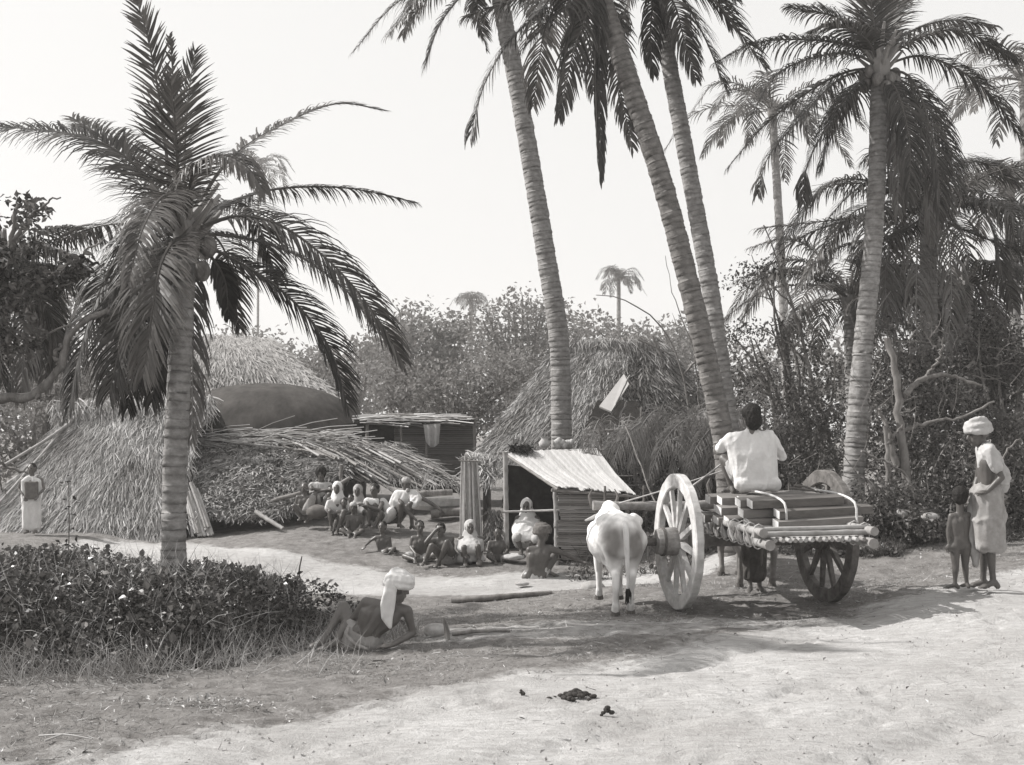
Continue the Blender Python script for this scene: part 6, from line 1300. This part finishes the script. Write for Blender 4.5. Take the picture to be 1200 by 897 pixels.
t, b = sitter('child whose bare leg and pale cloth show between the shawled and the bald child', 19.6, dict(hd=(403, 590), shL=(396, 600), shR=(410, 601), pv=(402, 619), eL=(394, 608), hL=(397, 614, -.2), eR=(411, 608), hR=(408, 614, -.2), kL=(394, 611, -.25), aL=(390, 626, -.3), kR=(408, 612, -.25), aR=(404, 627, -.3)), .66, hr=.9)
hair(t, b, 'hair'); loin(t, b, 'offwhite', knees=.6)
# far figure in white by the left hut
gf = G(-8.5, 19.3); Yf = 19.3; z3 = lambda z_: HY + (CH - (gf.z + z_)) * F / Yf; fx = 37
t, b = person('ghostly slim figure in long white cloth standing before the left hut', Yf,
    dict(hd=(fx, z3(1.14)), shL=(fx - 11, z3(.96)), shR=(fx + 11, z3(.96)), pv=(fx, z3(.60)), eL=(fx - 15, z3(.80)), hL=(fx - 9, z3(.66), -.1), eR=(fx + 15, z3(.80)), hR=(fx + 8, z3(.68), -.1), kL=(fx - 5, z3(.33)), aL=(fx - 5, z3(.075)), kR=(fx + 5, z3(.33)), aR=(fx + 5, z3(.075))), .76, .013, 'skin_pale_lit', foot=V(P(fx, 0, Yf).x, Yf, gf.z))
hair(t, b, 'hair'); cloth(t, 'long_cloth', [('h', [(b['J']['shL'] + V(.02, 0, -.03), .05), (b['J']['shR'] + V(-.02, 0, -.03), .05), (P(fx - 3, z3(.99), Yf), .05), (P(fx - 6, z3(.55), Yf), .08), (P(fx + 6, z3(.55), Yf), .08)]), ('h', [(P(fx - 6, z3(.58), Yf), .08), (P(fx + 6, z3(.58), Yf), .08), (P(fx - 8, z3(.12), Yf), .05), (P(fx + 7, z3(.12), Yf), .05)])], 'white', .013, .014, 9, 15)
cloth(t, 'dark_bundle', [('h', [(P(fx - 7, z3(.90), Yf - .1), .03), (P(fx + 6, z3(.90), Yf - .1), .03), (P(fx - 6, z3(.64), Yf - .12), .03), (P(fx + 6, z3(.64), Yf - .12), .03)])], 'browncloth', .013, .004, 9, 16)

mb = MB()
for i in range(150):
    px = rng.uniform(865, 1210); py = rng.uniform(390, 610) if px > 860 else rng.uniform(480, 610); a = P(px, py, rng.uniform(15.6, 17.2) if px > 930 else rng.uniform(18.2, 18.8)); a.z = max(a.z, gz1(a.x, a.y) + .02)
    d = V(rng.normal(0, .7), rng.normal(0, .15), rng.normal(.25, .8)).normalized() * rng.uniform(.2, .9); q, _ = catmull([a, a + d * .5 + V(rng.normal(0, .07), 0, rng.normal(0, .06)), a + d], 6); mb.tube(q, np.linspace(1, .4, 6) * rng.uniform(.003, .008), 4, tone=rng.random())
tag(mb.build('dead_twigs', M['palebark']), 'many thin pale dead twigs and vines tangled through the undergrowth at right', 'twigs', kind='stuff')
# ------------------------------------------------------------------ small things on the ground
def lump(name, label, cat, c, r, m, group=None, seed=0, amp=.12):
    mb = MB(); mb.ball(c, r, 18, 12); v = mb.v[0]; cc = np.array(tuple(c)); d = v - cc; v[:] = cc + d * (1 + amp * fbm(v[:, 0] * 5 / r[0] * .3, v[:, 1] * 5 / r[0] * .3, v[:, 2] * 6, s=seed))[:, None]
    return tag(mb.build(name, M[m], None, True, loc=tuple(c)), label, cat, group)
lump('boulder', 'low rounded stone lying by the broken post behind the reclining man', 'stone', G(-.70, 10.35, .05), (.125, .08, .075), 'stone', seed=1)
lump('boulder', 'pale stone half sunk in weeds between the squatting man and the bullock', 'stone', G(1.02, 14.0, .02), (.16, .12, .09), 'stone', seed=2)
lump('bundle', 'dark rounded bundle on the ground right of the bald headed boy', 'bundle', P(372, 600, 19.8), (.20, .16, .13), 'stonedark', seed=3)
lump('bundle', 'white cloth bundle lying by the knees of the hooded woman in the stall', 'cloth', P(604, 653, 17.0), (.17, .13, .06), 'offwhite', seed=4, amp=.7)
for i, (px, py, Y, rr, lb_) in enumerate([(1058, 602, 14.9, (.10, .08, .06), 'pale stone lodged in the shrubs, left of two'), (1090, 606, 14.7, (.12, .08, .06), 'pale stone lodged in the shrubs, right of two'), (612, 684, 15.3, (.10, .08, .03), 'flat clod on the path by the squatting man')]):
    lump('stone', lb_, 'stone', P(px, py, Y), rr, 'stone', seed=8 + i)
t = thing('broken_post', 'dark broken post sticking up beside a low rounded stone', 'post', G(-.60, 10.1))
MB().tube([G(-.58, 10.1, -.05), G(-.60, 10.1, .12), G(-.63, 10.1, .21)], [.028, .024, .010], 6).build('post', M['bark'], t)
loose('fallen_log', 'low weathered log lying along the edge of the bright path', 'log', [G(-.75, 13.9, .03), G(-.1, 13.8, .05), G(.5, 13.9, .02)], .05, 'palebark')
loose('fallen_branch', 'short dark branch lying right of the broken post', 'branch', [G(-.55, 10.25, .03), G(-.3, 10.2, .05), G(-.02, 10.3, .02)], .022, 'bark')
loose('fallen_branch', 'forked dead twig standing on the bright path behind the reclining man', 'branch', [G(-2.35, 12.5, .35), G(-2.38, 12.4, .5), G(-2.33, 12.3, .70)], .012, 'bark')
def dungheap(label, cx, cy, n_, sp, r0):
    t = thing('dung_heap', label, 'dung', G(cx, cy)); mb = MB()
    for i in range(n_):
        a = rng.uniform(0, 6.28); d = abs(rng.normal(0, sp)); q = G(cx + d * math.cos(a), cy + d * .7 * math.sin(a), max(0, (1 - d / (2.2 * sp))) * .05 + .006); mb.ball(q, np.array([1.3, 1, .9]) * r0 * rng.uniform(.5, 1.3), 7, 5)
    v = np.vstack(mb.v); tag(mb.build('clods', M['dung'], t), kind='stuff')
dungheap('heap of dark bullock dung in the middle of the dusty road', .41, 7.1, 70, .07, .016)
dungheap('small dark clod of dung below the larger heap', .57, 6.62, 9, .018, .014)
dungheap('two tiny dark droppings left of the large dung heap', .06, 7.15, 6, .03, .010)
for i, (a, b_) in enumerate([((-2.60, 6.10), (-2.28, 6.02)), ((-2.52, 5.98), (-2.38, 6.16))]):
    loose('twig', ('long pale twig on the verge at the lower left corner', 'short pale twig crossing the long one at lower left', 'pale dry stem caught in the front of the leafy bank, left one', 'pale dry stem caught in the front of the leafy bank, right one')[i], 'twig',
          [G(a[0], a[1], .02 if i < 2 else .3), G((a[0] + b_[0]) / 2, (a[1] + b_[1]) / 2, .035 if i < 2 else .36), G(b_[0], b_[1], .02 if i < 2 else .34)], .006, 'cane')
t = thing('young_plant', 'thin weed with a few dark leaves standing before the left thatch', 'plant', G(-4.3, 10.3))
mb = MB(); base_ = P(80, 660, 10.3); tp = P(80, 560, 10.3); mb.tube([base_, lerp(base_, tp, .5) + V(.01, 0, 0), tp], [.006, .005, .002], 5); mb.build('stem', M['bark'], t)
pp_ = np.array([tuple(P(80 + rng.normal(0, 9), y_, 10.3 + rng.normal(0, .05))) for y_ in rng.uniform(556, 640, 26)]); mb = MB(); leaves(mb, pp_, rng.uniform(.03, .07, 26), rng.uniform(0, .3, 26), aspect=.5); mb.build('foliage', M['bushleaf'], t)

# ------------------------------------------------------------------ the dusty air
hz = MB(); hz.box((0, 115, 15), (330, 300, 35)); hm = bpy.data.materials.new('haze'); hm.use_nodes = True; nt = hm.node_tree; nt.nodes.remove(nt.nodes['Principled BSDF'])
pv_ = nt.nodes.new('ShaderNodeVolumePrincipled'); pv_.inputs['Density'].default_value = .0013; pv_.inputs['Color'].default_value = (1, .985, .965, 1); pv_.inputs['Anisotropy'].default_value = .2
nt.links.new(pv_.outputs[0], nt.nodes['Material Output'].inputs['Volume'])
tag(hz.build('haze', hm), kind='stuff')
